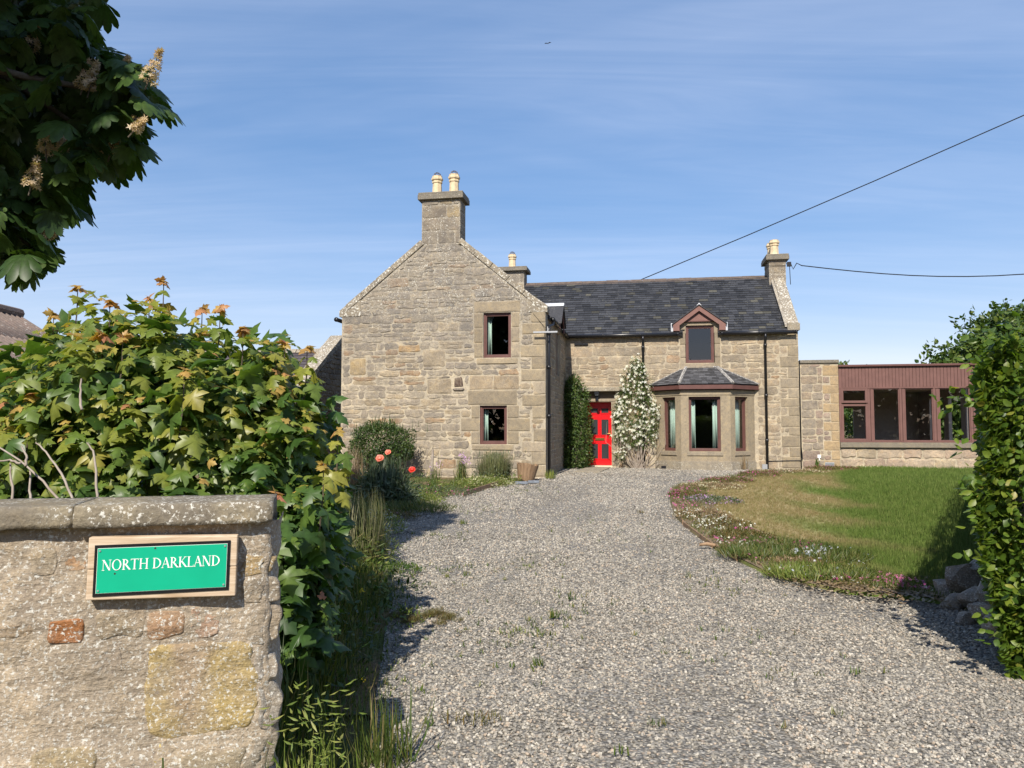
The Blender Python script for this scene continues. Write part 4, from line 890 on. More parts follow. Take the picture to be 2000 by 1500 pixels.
# ------------------------------------------------------------------ boundary wall with the name board
FPX = 1500.0
def ray(px, py):
    u, v = (px-1000)/FPX, (750-py)/FPX
    return Vector((u, math.cos(PITCH)-v*math.sin(PITCH), math.sin(PITCH)+v*math.cos(PITCH)))
CAM = Vector((0, 0, CAMZ))
def at_y(px, py, y): r = ray(px, py); return CAM+r*(y/r.y)
def on_ground(px, py):
    z = 0
    for _ in range(30):
        r = ray(px, py); p = CAM+r*((z-CAMZ)/r.z); z = .5*z+.5*gz(p.x, p.y)
    return p
def project(P):
    P = np.asarray(P)-np.array(CAM); w = P[:, 1]*math.cos(PITCH)+P[:, 2]*math.sin(PITCH); v = -P[:, 1]*math.sin(PITCH)+P[:, 2]*math.cos(PITCH)
    return 1000+FPX*P[:, 0]/w, 750-FPX*v/w, w
WA = R(14); WO = Vector((-.9, 2.9, 0)); wx = Vector((math.cos(WA), math.sin(WA), 0)); wy = Vector((-math.sin(WA), math.cos(WA), 0))
def on_wall(px, py, y=.055):
    r = ray(px, py); p0 = WO+wy*y; p = CAM+r*((p0-CAM).dot(wy)/r.dot(wy)); return (p-WO).dot(wx), p.z
BW = tag(empty('boundary_wall', WO, WA), 'lichened rubble boundary wall with flat stone coping beside the drive entrance', 'wall')
def wdisp(x, z, y=0):
    p = Vector((x, y, z)); return .020*noise.noise(p*2.6)+.013*noise.noise(p*7)+.007*noise.noise(p*19)+.004*noise.noise(p*45)
def endx(z): return .012+.028*noise.noise(Vector((0, 3, z*5.2)))+.018*noise.noise(Vector((9, 3, z*13)))
V = []; F = []; st = .017; nz = 78; X0 = -1.75; xs = list(np.arange(X0, -.001, st)); nfx = len(xs); ys = list(np.arange(.0, .33, .022)); cols = nfx+len(ys)
for j in range(nz):
    z = -.1+1.345*j/(nz-1); ex = endx(z)
    for x in xs:
        k = (x-X0)/(0-X0); xx = x+ex*max(0, (k-.8)/.2); edge = max(0, 1-(-x)/.05); V.append((xx, .055-wdisp(xx, z)+edge*edge*.02, z))
    for y in ys: V.append((ex+.004+wdisp(.5, z, y)*.8-(.012 if y < .01 else 0), .085+y, z))
for j in range(nz-1):
    for i in range(cols-1): F.append((j*cols+i, j*cols+i+1, (j+1)*cols+i+1, (j+1)*cols+i))
n = len(V); V += [(-3.6, .06, -.1), (-3.6, .06, 1.245), (X0, .06, -.1), (X0, .06, 1.245), (-3.6, .38, -.1), (-3.6, .38, 1.245), (.0, .40, -.1), (.0, .40, 1.245)]
F += [(n, n+2, n+3, n+1), (n, n+1, n+5, n+4), (n+4, n+5, n+7, n+6)]
mesh_obj('wall_core', V, F, M['fcore'], BW, (.285, .24, .18), smooth=True)
fw_ = lambda u, v, o: (u+(endx(v) if u > -.12 else 0), .055-wdisp(u, v)-o+(.018 if u > -.035 else 0), v)
def wall_stone(poly, proud, t):
    pts = []; n = len(poly); c = Vector((sum(p[0] for p in poly)/n, sum(p[1] for p in poly)/n)); sd_ = random.uniform(0, 99)
    for i in range(n):
        p, q = Vector(poly[i]), Vector(poly[(i+1) % n]); k = max(2, int((q-p).length/.018))
        pts += [p+(q-p)*(j/k) for j in range(k)]
    w = max(p[0] for p in poly)-min(p[0] for p in poly); h = max(p[1] for p in poly)-min(p[1] for p in poly); out = []
    for p in pts:
        d = p-c; e = (abs(2*d.x/w)**6+abs(2*d.y/h)**6)**(1/6); p = c+d*(1/max(e, .9))**.9
        out.append(p+Vector((noise.noise(Vector((p.x*11, p.y*11, sd_))), noise.noise(Vector((p.x*11, p.y*11, sd_+7)))))*.020)
    n = len(out); V = []; F = []; rings = ((1.0, -.03), (1.0, -.003), (.96, proud*.75), (.86, proud), (.62, proud), (.36, proud), (.15, proud))
    for k, o in rings: V += [fw_(*(c+(p-c)*k), o+(.004*noise.noise(Vector((*(c+(p-c)*k)*16, sd_))) if k < 1 else 0)) for p in out]
    for r in range(len(rings)-1): F += [(r*n+i, r*n+(i+1) % n, (r+1)*n+(i+1) % n, (r+1)*n+i) for i in range(n)]
    F.append(tuple(range((len(rings)-1)*n, len(rings)*n))); return V, F, ([t(*(c+(p-c)*k)) for k, o in rings for p in out] if callable(t) else t)
def pxr(a, b, c, d): (x0, z1), (x1, z0) = on_wall(a, b), on_wall(c, d); return (x0, x1, z0, z1)
def ochre(x, z):
    u = (x-YR[0])/(YR[1]-YR[0]); v = (z-YR[2])/(YR[3]-YR[2]); c = abs(u-.42-.12*noise.noise(Vector((x*6, z*6, 2))))-(.02+.20*v); k = min(max(c*9+.5, 0), 1)+.25*noise.noise(Vector((x*14, z*14, 5))); k = min(max(k, 0), 1)
    return tuple(a*(1-k)+b*k for a, b in zip((.37, .265, .16), (.40, .30, .13)))
YR = pxr(286, 1262, 492, 1426)
spec = [((286, 1262, 492, 1426), ochre), ((90, 1212, 165, 1258), (.30, .13, .05)), ((292, 1192, 362, 1242), (.36, .22, .125)),
        ((372, 1186, 432, 1240), (.38, .25, .17)), ((128, 1084, 166, 1112), (.33, .17, .07)), ((472, 1084, 532, 1124), (.36, .26, .13)), ((478, 1186, 540, 1252), (.31, .255, .185)), ((495, 1275, 532, 1330), (.27, .24, .2)),
        ((498, 1336, 538, 1420), (.25, .225, .19)), ((60, 1466, 190, 1520), (.33, .265, .15)), ((350, 1470, 470, 1520), (.30, .25, .17)), ((476, 1440, 530, 1500), (.26, .225, .175)), ((185, 1195, 282, 1240), (.31, .25, .17)), ((472, 1130, 540, 1178), (.29, .24, .175))]
rects = [pxr(*q) for q, _ in spec]; it = []
for r, (_, t) in zip(rects, spec):
    it.append((*wall_stone([(r[0], r[2]), (r[1], r[2]), (r[1], r[3]), (r[0], r[3])], random.uniform(.001, .005), t), 9))
hol = [(a-.012, b+.012, c-.012, d+.012) for a, b, c, d in rects]
for p in courses(X0, -.03, .02, 1.20, hol, (), (.13, .26), (.16, .42), .03):
    k = random.uniform(.85, 1.12); it.append((*wall_stone(p, random.uniform(-.006, .003), tuple(x*k for x in random.choice(((.34, .275, .20), (.31, .26, .19), (.37, .28, .185), (.33, .27, .205))))), area(p)))
emit(it, 'stone', M['fronts'], BW, 120, BW, 'small_stones', smooth=True)
def cope_slab(x0, x1, name, dy):
    V = []; F = []; n = max(6, int((x1-x0)/.02)); prof = [(.0, 1.247), (.0, 1.262), (-.001, 1.285), (.0, 1.316), (.006, 1.322), (.06, 1.324), (.14, 1.326), (.24, 1.326), (.33, 1.324), (.345, 1.312), (.345, 1.25)]; m = len(prof)
    for i in range(n+1):
        x = x0+(x1-x0)*i/n; e = min(i, n-i)/3.0; r = .006*max(0, 1-e)
        for k, (y, z) in enumerate(prof):
            q = Vector((x*1.0, y, z)); V.append((x+.006*noise.noise(q*25), dy+y-.010*noise.noise(q*9)-.005*noise.noise(q*30)+(r if k < 5 else 0), z+.004*noise.noise(q*14)-(r*.6 if 3 <= k < 8 else 0)-.012*(abs(noise.noise(q*7)) if k == 0 else 0)))
    for i in range(n): F += [(i*m+k, (i+1)*m+k, (i+1)*m+(k+1) % m, i*m+(k+1) % m) for k in range(m)]
    F += [tuple(range(m)), tuple(range(n*m, (n+1)*m))[::-1]]
    mesh_obj(name, V, F, M['frontcope'], BW, smooth=True)
jx = on_wall(141, 1010, 0)[0]; cope_slab(jx+.003, .0, 'coping_stone', 0); cope_slab(-2.4, jx-.004, 'coping_stone', .006); cope_slab(-3.6, -2.405, 'coping_stone', .0)

# name board
sx0, sz0 = on_wall(167, 1173, -.005); sx1, sz1 = on_wall(462, 1045.5, -.005); SWD, SHT = sx1-sx0, on_wall(170, 1050, -.005)[1]-sz0
so_ = WO+wx*sx0+wy*(-.005); SG = tag(empty('house_sign', (so_.x, so_.y, sz0), WA), 'green name plate reading NORTH DARKLAND on a wooden board on the wall', 'sign'); SG.rotation_euler = (0, R(1.1), WA)
hs = SHT*.49
for i, (z0, z1) in enumerate(((0, hs-.0008), (hs+.0008, SHT))): MB().box(0, SWD, 0, .046, z0, z1).build('board', M['signwood'], SG, bevel=.004)
MB().box(.08, .12, .044, .09, .04, SHT-.04).box(SWD-.12, SWD-.08, .044, .09, .04, SHT-.04).build('batten', M['signwood'], SG)
tl = .0; shr = lambda x, z: (x, z+.012*(x/SWD-.5))
bx0, bx1, bz0, bz1 = .022, SWD-.024, .018, SHT-.022
m = MB(); m.prism([shr(bx0, bz0), shr(bx1, bz0), shr(bx1, bz1), shr(bx0, bz1)], -.004, -.0005, fwv); m.build('plate_border', M['sign_black'], SG)
gx0, gx1, gz0, gz1 = bx0+.011, bx1-.011, bz0+.012, bz1-.012
m = MB(); m.prism([shr(gx0, gz0), shr(gx1, gz0), shr(gx1, gz1), shr(gx0, gz1)], -.0055, -.0038, fwv); m.build('plate', M['sign_green'], SG)
MB().prism([shr(gx0-.001, gz0-.001), shr(gx1+.001, gz0-.001), shr(gx1+.001, gz1+.001), shr(gx0-.001, gz1+.001)], -.0048, -.0036, fwv).build('plate_rim', M['sign_white'], SG)
for x in (gx0+.007, gx1-.007):
    for z in (gz0+.008, gz1-.008):
        q = shr(x, z); MB().tube([(q[0], -.0053, q[1]), (q[0], -.0085, q[1])], [.0042, .003], 8).build('screw', M['grey_metal'], SG)
T_, t_ = .135, .045
def seg(x0, y0, x1, y1, w):
    d = Vector((x1-x0, y1-y0)).normalized(); nn = Vector((-d.y, d.x))*w/2
    if abs(y1-y0) > .3 and abs(x1-x0) > .02: k = w/2/abs(d.y); return [(x0-k, y0), (x0+k, y0), (x1+k, y1), (x1-k, y1)]
    return [(x0-nn.x, y0-nn.y), (x1-nn.x, y1-nn.y), (x1+nn.x, y1+nn.y), (x0+nn.x, y0+nn.y)]
def ring(cx, cy, rx, ry, ix, iy, a0=0, a1=360, n=22):
    return [[(cx+rx*math.cos(a), cy+ry*math.sin(a)), (cx+rx*math.cos(b), cy+ry*math.sin(b)), (cx+ix*math.cos(b), cy+iy*math.sin(b)), (cx+ix*math.cos(a), cy+iy*math.sin(a))]
            for a, b in ((R(a0+(a1-a0)*i/n), R(a0+(a1-a0)*(i+1)/n)) for i in range(n))]
def srf(x, y, w=.30): return [(x-w/2, y-.02), (x+w/2, y-.02), (x+w/2, y+.02), (x-w/2, y+.02)]
def stem(x, w=T_): return [seg(x, 0, x, 1, w), srf(x, .02), srf(x, .98)]
GL = {'N': (.92, [seg(.13, 0, .13, 1, t_), seg(.15, 1, .76, 0, T_), seg(.79, 0, .79, 1, t_), srf(.13, .02, .26), srf(.10, .98, .22), srf(.79, .98, .26)]),
      'O': (.95, ring(.475, .5, .455, .52, .325, .475)),
      'R': (.80, stem(.17)+ring(.22, .745, .38, .255, .25, .215, -90, 90, 12)+[seg(.78, 0, .36, .5, T_), srf(.80, .02, .18)]),
      'T': (.78, [seg(.39, 0, .39, 1, T_), srf(.39, .02, .32), [(.03, .95), (.75, .95), (.75, 1), (.03, 1)], [(.02, .80), (.06, .95), (.06, 1), (.0, 1)], [(.76, .80), (.78, 1), (.72, 1), (.72, .95)]]),
      'H': (.95, stem(.17)+stem(.78)+[seg(.17, .52, .78, .52, t_)]),
      'D': (.90, stem(.17)+ring(.22, .5, .63, .5, .49, .455, -90, 90, 16)),
      'A': (.76, [seg(.04, 0, .37, 1, t_), seg(.70, 0, .36, 1, T_), seg(.16, .36, .58, .36, t_), srf(.05, .02, .22), srf(.70, .02, .26)]),
      'K': (.84, stem(.17)+[seg(.24, .46, .68, 1, t_), seg(.80, 0, .34, .56, T_), srf(.68, .98, .24), srf(.80, .02, .22)]),
      'L': (.68, stem(.17)+[[(.17, 0), (.64, 0), (.64, .045), (.17, .045)], [(.60, 0), (.64, 0), (.67, .2), (.645, .2)]])}
lx0, lz0 = on_wall(193, 1110, -.005); lx1, _ = on_wall(428, 1106, -.005); lh = .037; text = 'NORTH DARKLAND'
adv = sum(GL[c][0]+.045 if c != ' ' else .36 for c in text); kx = (lx1-lx0-.006)/adv; cx = lx0-sx0+.009; k = 0
for c in text:
    if c == ' ': cx += .36*kx; continue
    m = MB()
    for i, q in enumerate(GL[c][1]):
        P = [shr(cx+x*kx, lz0-sz0-.002+y*lh) for x, y in q]; m.prism(P, -.0068-.00004*i, -.005, fwv)
    m.build('letter', M['sign_white'], SG); cx += (GL[c][0]+.045)*kx
for px, py in ((302, 1068), (224, 1119), (386, 1086), (367, 1085), (346, 1100)):
    x, z = on_wall(px, py, -.005); m = MB(); m.tube([(x-sx0, -.0054, z-sz0), (x-sx0, -.0060, z-sz0)], .0035 if px != 367 else .002, 7); m.build('rust_spot', M['rust'], SG)

# ------------------------------------------------------------------ leaves
def split_leaves(protos, pos, axis, nrm, sc, tint, mat, parent, n_obj, part, joined, wid=1.0, cell=16, lv=4):
    """the leaves that show largest become objects of their own; the rest are one mesh"""
    wid = np.broadcast_to(np.asarray(wid, float), (len(pos),)); mid = pos+axis*sc[:, None]*.45; x, y, w = project(mid)
    vis = (w > .3) & (x > 0) & (x < 2000) & (y > 0) & (y < 1500); best = {}
    for i in np.where(vis)[0]:
        k = (int(x[i]//cell), int(y[i]//cell))
        if k not in best or w[i] < w[best[k]]: best[k] = i
    idx = sorted(set(best.values()), key=lambda i: -sc[i]/w[i])[:n_obj]; sel = np.zeros(len(pos), bool); sel[idx] = True
    mes = {}
    for i in idx:
        a = int(i) % len(protos); b = min(int(tint[i]*lv), lv-1)
        if (a, b) not in mes:
            o = mesh_obj(part, protos[a][0], protos[a][1], mat, parent, np.tile([(b+.5)/lv, 1.0/lv, 0], (len(protos[a][0]), 1))); mes[(a, b)] = o.data
        else: o = bpy.data.objects.new(part, mes[(a, b)]); COL.objects.link(o); o.parent = parent
        f = frames(axis[i:i+1], nrm[i:i+1])[0]; mt = Matrix([[f[r, 0]*sc[i]*wid[i], f[r, 1]*sc[i], f[r, 2]*sc[i], pos[i, r]] for r in range(3)]+[[0, 0, 0, 1]]); o.matrix_local = mt
    r = ~sel; cloud(joined, protos, pos[r], axis[r], nrm[r], sc[r], tint[r], mat, parent, wid[r])['kind'] = 'stuff'
G3 = lambda a, b, c, d: [(0, a), (.4, b), (.75, c), (1, d)]
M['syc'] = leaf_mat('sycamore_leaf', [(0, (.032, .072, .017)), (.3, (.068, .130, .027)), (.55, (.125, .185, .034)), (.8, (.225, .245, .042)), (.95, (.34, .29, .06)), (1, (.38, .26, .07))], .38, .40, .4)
M['young'] = leaf_mat('young_red_leaf', [(0, (.46, .24, .10)), (.5, (.44, .32, .08)), (1, (.46, .18, .11))], .4)
M['beech'] = leaf_mat('beech_leaf', [(0, (.045, .09, .014)), (.45, (.10, .165, .02)), (.8, (.19, .23, .03)), (1, (.30, .26, .05))], .42, .42, .38)
M['chest'] = leaf_mat('chestnut_leaf', [(0, (.028, .058, .015)), (.5, (.045, .085, .018)), (1, (.07, .11, .022))], .28, .45, .35)
M['blossom'] = leaf_mat('chestnut_blossom', [(0, (.42, .27, .16)), (.5, (.55, .42, .26)), (1, (.62, .50, .36))], .3)
M['dark'] = leaf_mat('dark_green_leaf', [(0, (.022, .05, .012)), (.5, (.045, .085, .018)), (1, (.085, .12, .025))], .25)
M['creep'] = leaf_mat('creeper_leaf', [(0, (.03, .062, .015)), (.5, (.06, .105, .022)), (1, (.12, .16, .04))], .3)
M['mid'] = leaf_mat('mid_green_leaf', [(0, (.04, .08, .016)), (.5, (.07, .12, .024)), (1, (.13, .16, .035))], .3)
M['greyg'] = leaf_mat('grey_green_leaf', [(0, (.055, .085, .045)), (.5, (.085, .12, .06)), (1, (.15, .17, .09))], .25)
M['lavs'] = leaf_mat('lavender_stem', [(0, (.085, .10, .04)), (.5, (.14, .15, .06)), (1, (.22, .20, .12))], .2)
M['straw'] = leaf_mat('dry_straw', [(0, (.22, .15, .08)), (.5, (.30, .22, .12)), (1, (.16, .11, .07))], .2)
M['weed'] = leaf_mat('weed_grass', [(0, (.05, .085, .018)), (.5, (.10, .14, .03)), (.8, (.17, .17, .05)), (1, (.24, .19, .09))], .35)
M['lime'] = leaf_mat('lime_green_leaf', [(0, (.10, .15, .03)), (.5, (.17, .22, .045)), (1, (.27, .27, .08))], .35)
M['fwhite'] = leaf_mat('white_petal', [(0, (.78, .76, .60)), (1, (.82, .82, .76))], .2)
M['fcream'] = leaf_mat('cream_petal', [(0, (.55, .50, .30)), (1, (.70, .66, .46))], .2)
M['fpink'] = leaf_mat('pink_petal', [(0, (.50, .09, .27)), (1, (.62, .20, .40))], .25)
M['fmag'] = leaf_mat('magenta_petal', [(0, (.58, .035, .30)), (1, (.70, .10, .42))], .25)
M['flil'] = leaf_mat('lilac_petal', [(0, (.42, .20, .48)), (1, (.60, .38, .62))], .25)
M['fpale'] = leaf_mat('pale_blue_petal', [(0, (.55, .58, .72)), (1, (.74, .75, .80))], .2)
M['fred'] = leaf_mat('poppy_petal', [(0, (.75, .035, .02)), (1, (.72, .06, .035))], .35)
M['fsalmon'] = leaf_mat('salmon_petal', [(0, (.80, .20, .13)), (1, (.82, .26, .18))], .35)
M['yellow'] = leaf_mat('yellow_petal', [(0, (.75, .50, .01)), (1, (.80, .6, .02))], .2)
M['moss'] = leaf_mat('moss_tuft', [(0, (.075, .08, .018)), (.5, (.13, .115, .03)), (1, (.16, .09, .035))], .2)

# sycamore bush behind the wall
SB = tag(empty('sycamore_bush', (-2.1, 5.0, 0)), 'broad sycamore bush with lobed leaves and reddish shoot tips behind the wall', 'bush')
SB_O = np.array([-2.1, 5.0, 0.0])
EL = [(-2.30, 5.0, 1.30, 1.12, .95, 1.12), (-1.72, 5.05, 1.12, .60, .8, .96), (-3.6, 5.2, 1.18, 1.15, .95, 1.05), (-1.24, 4.5, .80, .24, .40, .52), (-1.45, 5.2, .95, .30, .6, .70), (-1.34, 4.5, .40, .22, .40, .35)]
ns = 1750; Psh, Nsh = ell_points(EL, ns, .16, .16, 2.0); keep = (Psh[:, 1] < 5.9) | (Psh[:, 2] > 1.6); Psh, Nsh = Psh[keep], Nsh[keep]; ns = len(Psh)
# a few leaders stand above the crown
ex = np.array([at_y(px, py, yy) for px, py, yy in ((320, 548, 4.9), (152, 558, 4.8), (215, 588, 4.9), (292, 580, 5.0), (430, 600, 4.9), (395, 600, 5.1), (600, 676, 4.9), (556, 668, 5.0), (540, 690, 4.8), (105, 612, 4.9), (240, 655, 4.3), (200, 650, 4.4), (538, 962, 3.75), (632, 905, 4.2), (660, 838, 4.5), (60, 770, 4.2), (475, 640, 4.7), (360, 720, 4.2))])
Psh = np.concatenate([Psh, ex]); Nsh = np.concatenate([Nsh, np.tile([0, -.1, 1.0], (len(ex), 1))]); lead = np.arange(len(Psh)) >= ns
A_P, A_A, A_N, A_S, A_T = [], [], [], [], []; Y_ = [[], [], [], []]
for i, (p, nv) in enumerate(zip(Psh, Nsh)):
    stm = Vector(nv)*.55+Vector((0, 0, .75 if not lead[i] else 1.4))+Vector(RNG.normal(0, .2, 3)); stm.normalize(); a0 = RNG.random()*6.28; top = p[2] > 1.5
    e1_ = stm.orthogonal().normalized(); e2_ = stm.cross(e1_); gaps = (.01, .04, .09, .17, .27) if lead[i] else (0.02, .075, .15, .24) if RNG.random() < .6 else (.02, .09, .2); base = RNG.uniform(.64, 1.14)
    if lead[i]:
        for k in range(3): a = RNG.random()*6.28; Y_[0].append(Vector(p)); Y_[1].append((e1_*math.cos(a)+e2_*math.sin(a)+stm*RNG.uniform(-.9, .5)).normalized()); Y_[2].append((stm+Vector(RNG.normal(0, .5, 3))).normalized()); Y_[3].append(RNG.uniform(.035, .07))
    for g, dist in enumerate(gaps):
        for sgn in (0, math.pi):
            a = a0+g*1.571+sgn+RNG.normal(0, .25); o = e1_*math.cos(a)+e2_*math.sin(a); size = (.055, .095, .14, .165, .16)[g]*(.85 if lead[i] else base)*RNG.uniform(.8, 1.15)
            ax = o+stm*(.35-.25*g)+Vector((0, 0, -.12-.18*g-(.6 if lead[i] else 0))); ax.normalize(); q = Vector(p)-stm*dist+ax*(.008 if g == 0 else .03+.02*g)
            nn = (stm*.9+Vector((0, -.25, .45))+Vector(RNG.normal(0, .30, 3))).normalized()
            if g == 0 and RNG.random() < .10 or lead[i] and g == 0: Y_[0].append(q); Y_[1].append(ax); Y_[2].append(nn); Y_[3].append(size*(1.45 if lead[i] else 1.0))
            else:
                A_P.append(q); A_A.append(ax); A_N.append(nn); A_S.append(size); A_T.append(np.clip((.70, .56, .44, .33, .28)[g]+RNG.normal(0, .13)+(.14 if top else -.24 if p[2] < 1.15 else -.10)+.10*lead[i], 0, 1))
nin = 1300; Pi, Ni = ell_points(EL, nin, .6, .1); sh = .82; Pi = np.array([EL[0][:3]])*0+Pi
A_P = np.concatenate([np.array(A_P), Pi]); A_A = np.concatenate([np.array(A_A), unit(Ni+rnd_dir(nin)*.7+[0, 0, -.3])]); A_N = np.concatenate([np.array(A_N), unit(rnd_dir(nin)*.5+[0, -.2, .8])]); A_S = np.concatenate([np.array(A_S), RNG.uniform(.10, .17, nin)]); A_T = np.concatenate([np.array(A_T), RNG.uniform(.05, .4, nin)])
def split_world(protos, P, A, N, S, T, mat, parent, off, n_obj, part, joined, wid=1.0, lv=4):
    global CAM
    sv = CAM; CAM = CAM-Vector(off)
    try: split_leaves(protos, P-np.array(off), A, N, S, T, mat, parent, n_obj, part, joined, wid, 16, lv)
    finally: CAM = sv
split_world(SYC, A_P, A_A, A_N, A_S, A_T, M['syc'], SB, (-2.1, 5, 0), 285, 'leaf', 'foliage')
cloud('young_leaves', SYC[:2], np.array(Y_[0])-SB_O, np.array(Y_[1]), np.array(Y_[2]), np.array(Y_[3]), RNG.random(len(Y_[0])), M['young'], SB)['kind'] = 'stuff'
m = MB()
for i in np.where(lead)[0]: p = Vector(Psh[i])-Vector(SB_O); m.tube([p, p-Vector((0, 0, .18)), p-Vector((.02, 0, .38))], [.0025, .004, .005], 5)
for i in range(0, ns, 9): p = Vector(Psh[i])-Vector(SB_O); q = p*.82+Vector((0, 0, -.02)); m.tube([q, q*.7+Vector((0, 0, -.1)), Vector((q.x*.3, q.y*.3, .25))], [.003, .008, .016], 5)
m.build('stems', M['bark'], SB)
# dead stems in front of the bush
DS = tag(empty('dead_shrub', tuple(at_y(60, 985, 3.6))), 'bare pale dead stems standing in front of the sycamore leaves', 'shrub'); off = DS.location
for pts in (((125, 990), (85, 940), (40, 900), (-30, 855)), ((145, 985), (120, 925), (95, 890), (70, 865)), ((190, 985), (188, 920), (182, 880), (170, 865)), ((160, 800), (157, 770), (159, 740)), ((40, 905), (20, 898), (-5, 900)), ((25, 985), (22, 940), (20, 905)), ((60, 985), (58, 950), (58, 915)), ((50, 910), (52, 890), (42, 872))):
    P = [at_y(x, y, 3.62+.06*i)-off for i, (x, y) in enumerate(pts)]
    for _ in range(2): P = [q for a, b in zip(P[:-1], P[1:]) for q in (a, a.lerp(b, .5)+Vector((random.uniform(-.004, .004), 0, random.uniform(-.004, .004))))]+[P[-1]]
    MB().tube(P, [.0065-.003*i/len(P) for i in range(len(P))], 6).build('stem', M['deadwood'], DS, smooth=True)

# horse chestnut overhead on the left
CT = tag(empty('chestnut_tree', (-6.3, 3.0, 0)), 'dark horse chestnut tree hanging over the left side with flower candles', 'tree'); CO = np.array([-6.3, 3.0, 0.])
sil = [(-60, -60), (212, -60), (185, 40), (195, 100), (290, 140), (312, 205), (262, 215), (270, 280), (225, 335), (150, 360), (155, 405), (95, 430), (105, 490), (78, 520), (-60, 500)]
P = []
while len(P) < 900:
    x, y = RNG.uniform(-60, 330), RNG.uniform(-60, 545); q = np.array([[x, y]])
    if in_poly(q, sil)[0]: P.append(at_y(x, y-12, RNG.uniform(5.0, 6.9)))
for x, y in ((205, 5), (175, 60), (290, 178), (315, 205), (265, 150), (230, 235), (258, 275), (205, 320), (150, 350), (140, 400), (90, 430), (90, 490), (60, 520), (15, 515)): P.append(at_y(x, y, 5.4)); P.append(at_y(x-12, y-10, 5.6))
P = np.array(P); nv = len(P)
up = rnd_dir(3000)*np.array([3.4, 3.6, 2.6])*RNG.uniform(.35, 1, (3000, 1))**.5+np.array([-5.9, 3.0, 7.2]); x_, y_, w_ = project(up)
okk = (up[:, 2]+.93*up[:, 1] > 8.1) & (up[:, 0]-.222*up[:, 1] < -3.75) & ((w_ < .2) | (x_ < -170) | (y_ < -150)) & (up[:, 2] > 3.2); up = up[okk]
PP = np.concatenate([P, up]); nn_ = len(PP); hz = rnd_dir(nn_)*[1, 1, .25]
axs = unit(hz+[.15, -.1, -.35]); nrs = unit(rnd_dir(nn_)*.45+[0, 0, 1]); ss = np.concatenate([RNG.uniform(.13, .24, nv), RNG.uniform(.3, .42, nn_-nv)])
split_world([CHEST], PP, axs, nrs, ss, RNG.random(nn_), M['chest'], CT, tuple(CO), 260, 'leaf', 'crown')
m = MB(); m.tube([(0, 0, -.2), (.05, .02, 1.5), (0, .1, 3.2), (.3, .1, 5.0), (.5, .1, 7.5)], [.34, .27, .23, .17, .06], 12); m.build('trunk', M['bark'], CT, smooth=True)
def limb(a, b, r0, r1):
    a, b = Vector(a), Vector(b); P = [a.lerp(b, t)+Vector((0, 0, .25*math.sin(t*3.14)))+Vector(RNG.normal(0, .05, 3))*(0 < t < 1) for t in np.linspace(0, 1, 7)]; MB().tube(P, [r0+(r1-r0)*t for t in np.linspace(0, 1, 7)], 7).build('limb', M['bark'], CT, smooth=True)
for px, py, yy in ((270, 190, 5.5), (215, 290, 5.7), (120, 400, 5.6), (60, 480, 5.4), (160, 60, 5.9), (-40, 200, 5.2)):
    q = at_y(px, py, yy)-Vector(CO); limb((.0, .1, random.uniform(3.3, 4.6)), q, .09, .012)
def spike(px, py, yy, h, tilt=(0.25, 0, 1), fac=1.0, name='flower_spike'):
    q = at_y(px, py, yy)-Vector(CO); d = Vector(tilt).normalized(); n = 110; t = RNG.random(n)**1.2; r = (1-t)*.055*h/.25+.008; a = RNG.random(n)*6.28; e1 = d.orthogonal().normalized(); e2 = d.cross(e1)
    pos = np.array([q+d*(h*k)+(e1*math.cos(b)+e2*math.sin(b))*rr for k, b, rr in zip(t, a, r)]); nr = np.array([(e1*math.cos(b)+e2*math.sin(b))*.8+d*.5 for b in a])
    V, F, T = cloud_arrays(STAR, pos, unit(rnd_dir(n)), unit(nr+rnd_dir(n)*.3), RNG.uniform(.034, .056, n), RNG.random(n)); mesh_obj(name, V, F, M['blossom'], CT, T)
    MB().tube([q-d*.06, q+d*h], [.005, .002], 5).build('flower_stalk', M['bark'], CT)
for a in ((290, 158, 4.9, .22, (.35, 0, 1)), (262, 255, 4.95, .11, (.6, 0, .7)), (175, 175, 5.2, .20), (162, 170, 5.25, .2), (250, 255, 5.2, .13, (.5, 0, .8)), (60, 365, 4.95, .20, (.2, 0, 1)), (215, 300, 5.3, .18), (90, 300, 5.1, .2, (-.1, 0, 1)), (118, 300, 5.2, .14), (240, 150, 5.4, .16), (60, 95, 5.2, .18), (90, 460, 5.3, .12, (1, 0, .5))): spike(*a)

# beech hedge on the right
HG = tag(empty('beech_hedge', (3.14, 5.0, 0)), 'clipped beech hedge with glossy green leaves beside the lawn', 'hedge'); HGO = np.array([3.14, 5.0, 0.])
hl = np.array([.525, .851, 0]); hwv = np.array([.851, -.525, 0])
def hedge_pts(n, face):
    if face == 'end': a, b, c = RNG.random(n)*1.7, 0*RNG.random(n), RNG.random(n)*2.13; nr = -hl
    elif face == 'left': a, b, c = 0*RNG.random(n), RNG.random(n)**2.2*13, RNG.random(n)*2.13; nr = -hwv
    else: a, b, c = RNG.random(n)*1.7, RNG.random(n)**1.5*13, np.full(n, 2.13); nr = np.array([0, 0, 1.])
    Z = c+0.0; bulge = -.07+.15*np.sin(np.clip(Z/2.13, 0, 1)*2.7+.15)
    nz_ = np.array([noise.noise(Vector((aa*2.2+3, bb*1.6, zz*2.4))) for aa, bb, zz in zip(a, b, Z)])
    d = bulge+.11*nz_-RNG.random(n)**2*.22; pos = HGO+a[:, None]*hwv+b[:, None]*hl+np.column_stack([0*a, 0*a, Z])+d[:, None]*nr
    if face == 'end': pos = pos-np.maximum(0, .12-a)[:, None]*(-hl)*.8
    return pos, np.tile(nr, (n, 1))
ps = [hedge_pts(8000, 'end'), hedge_pts(17000, 'left'), hedge_pts(4500, 'top')]
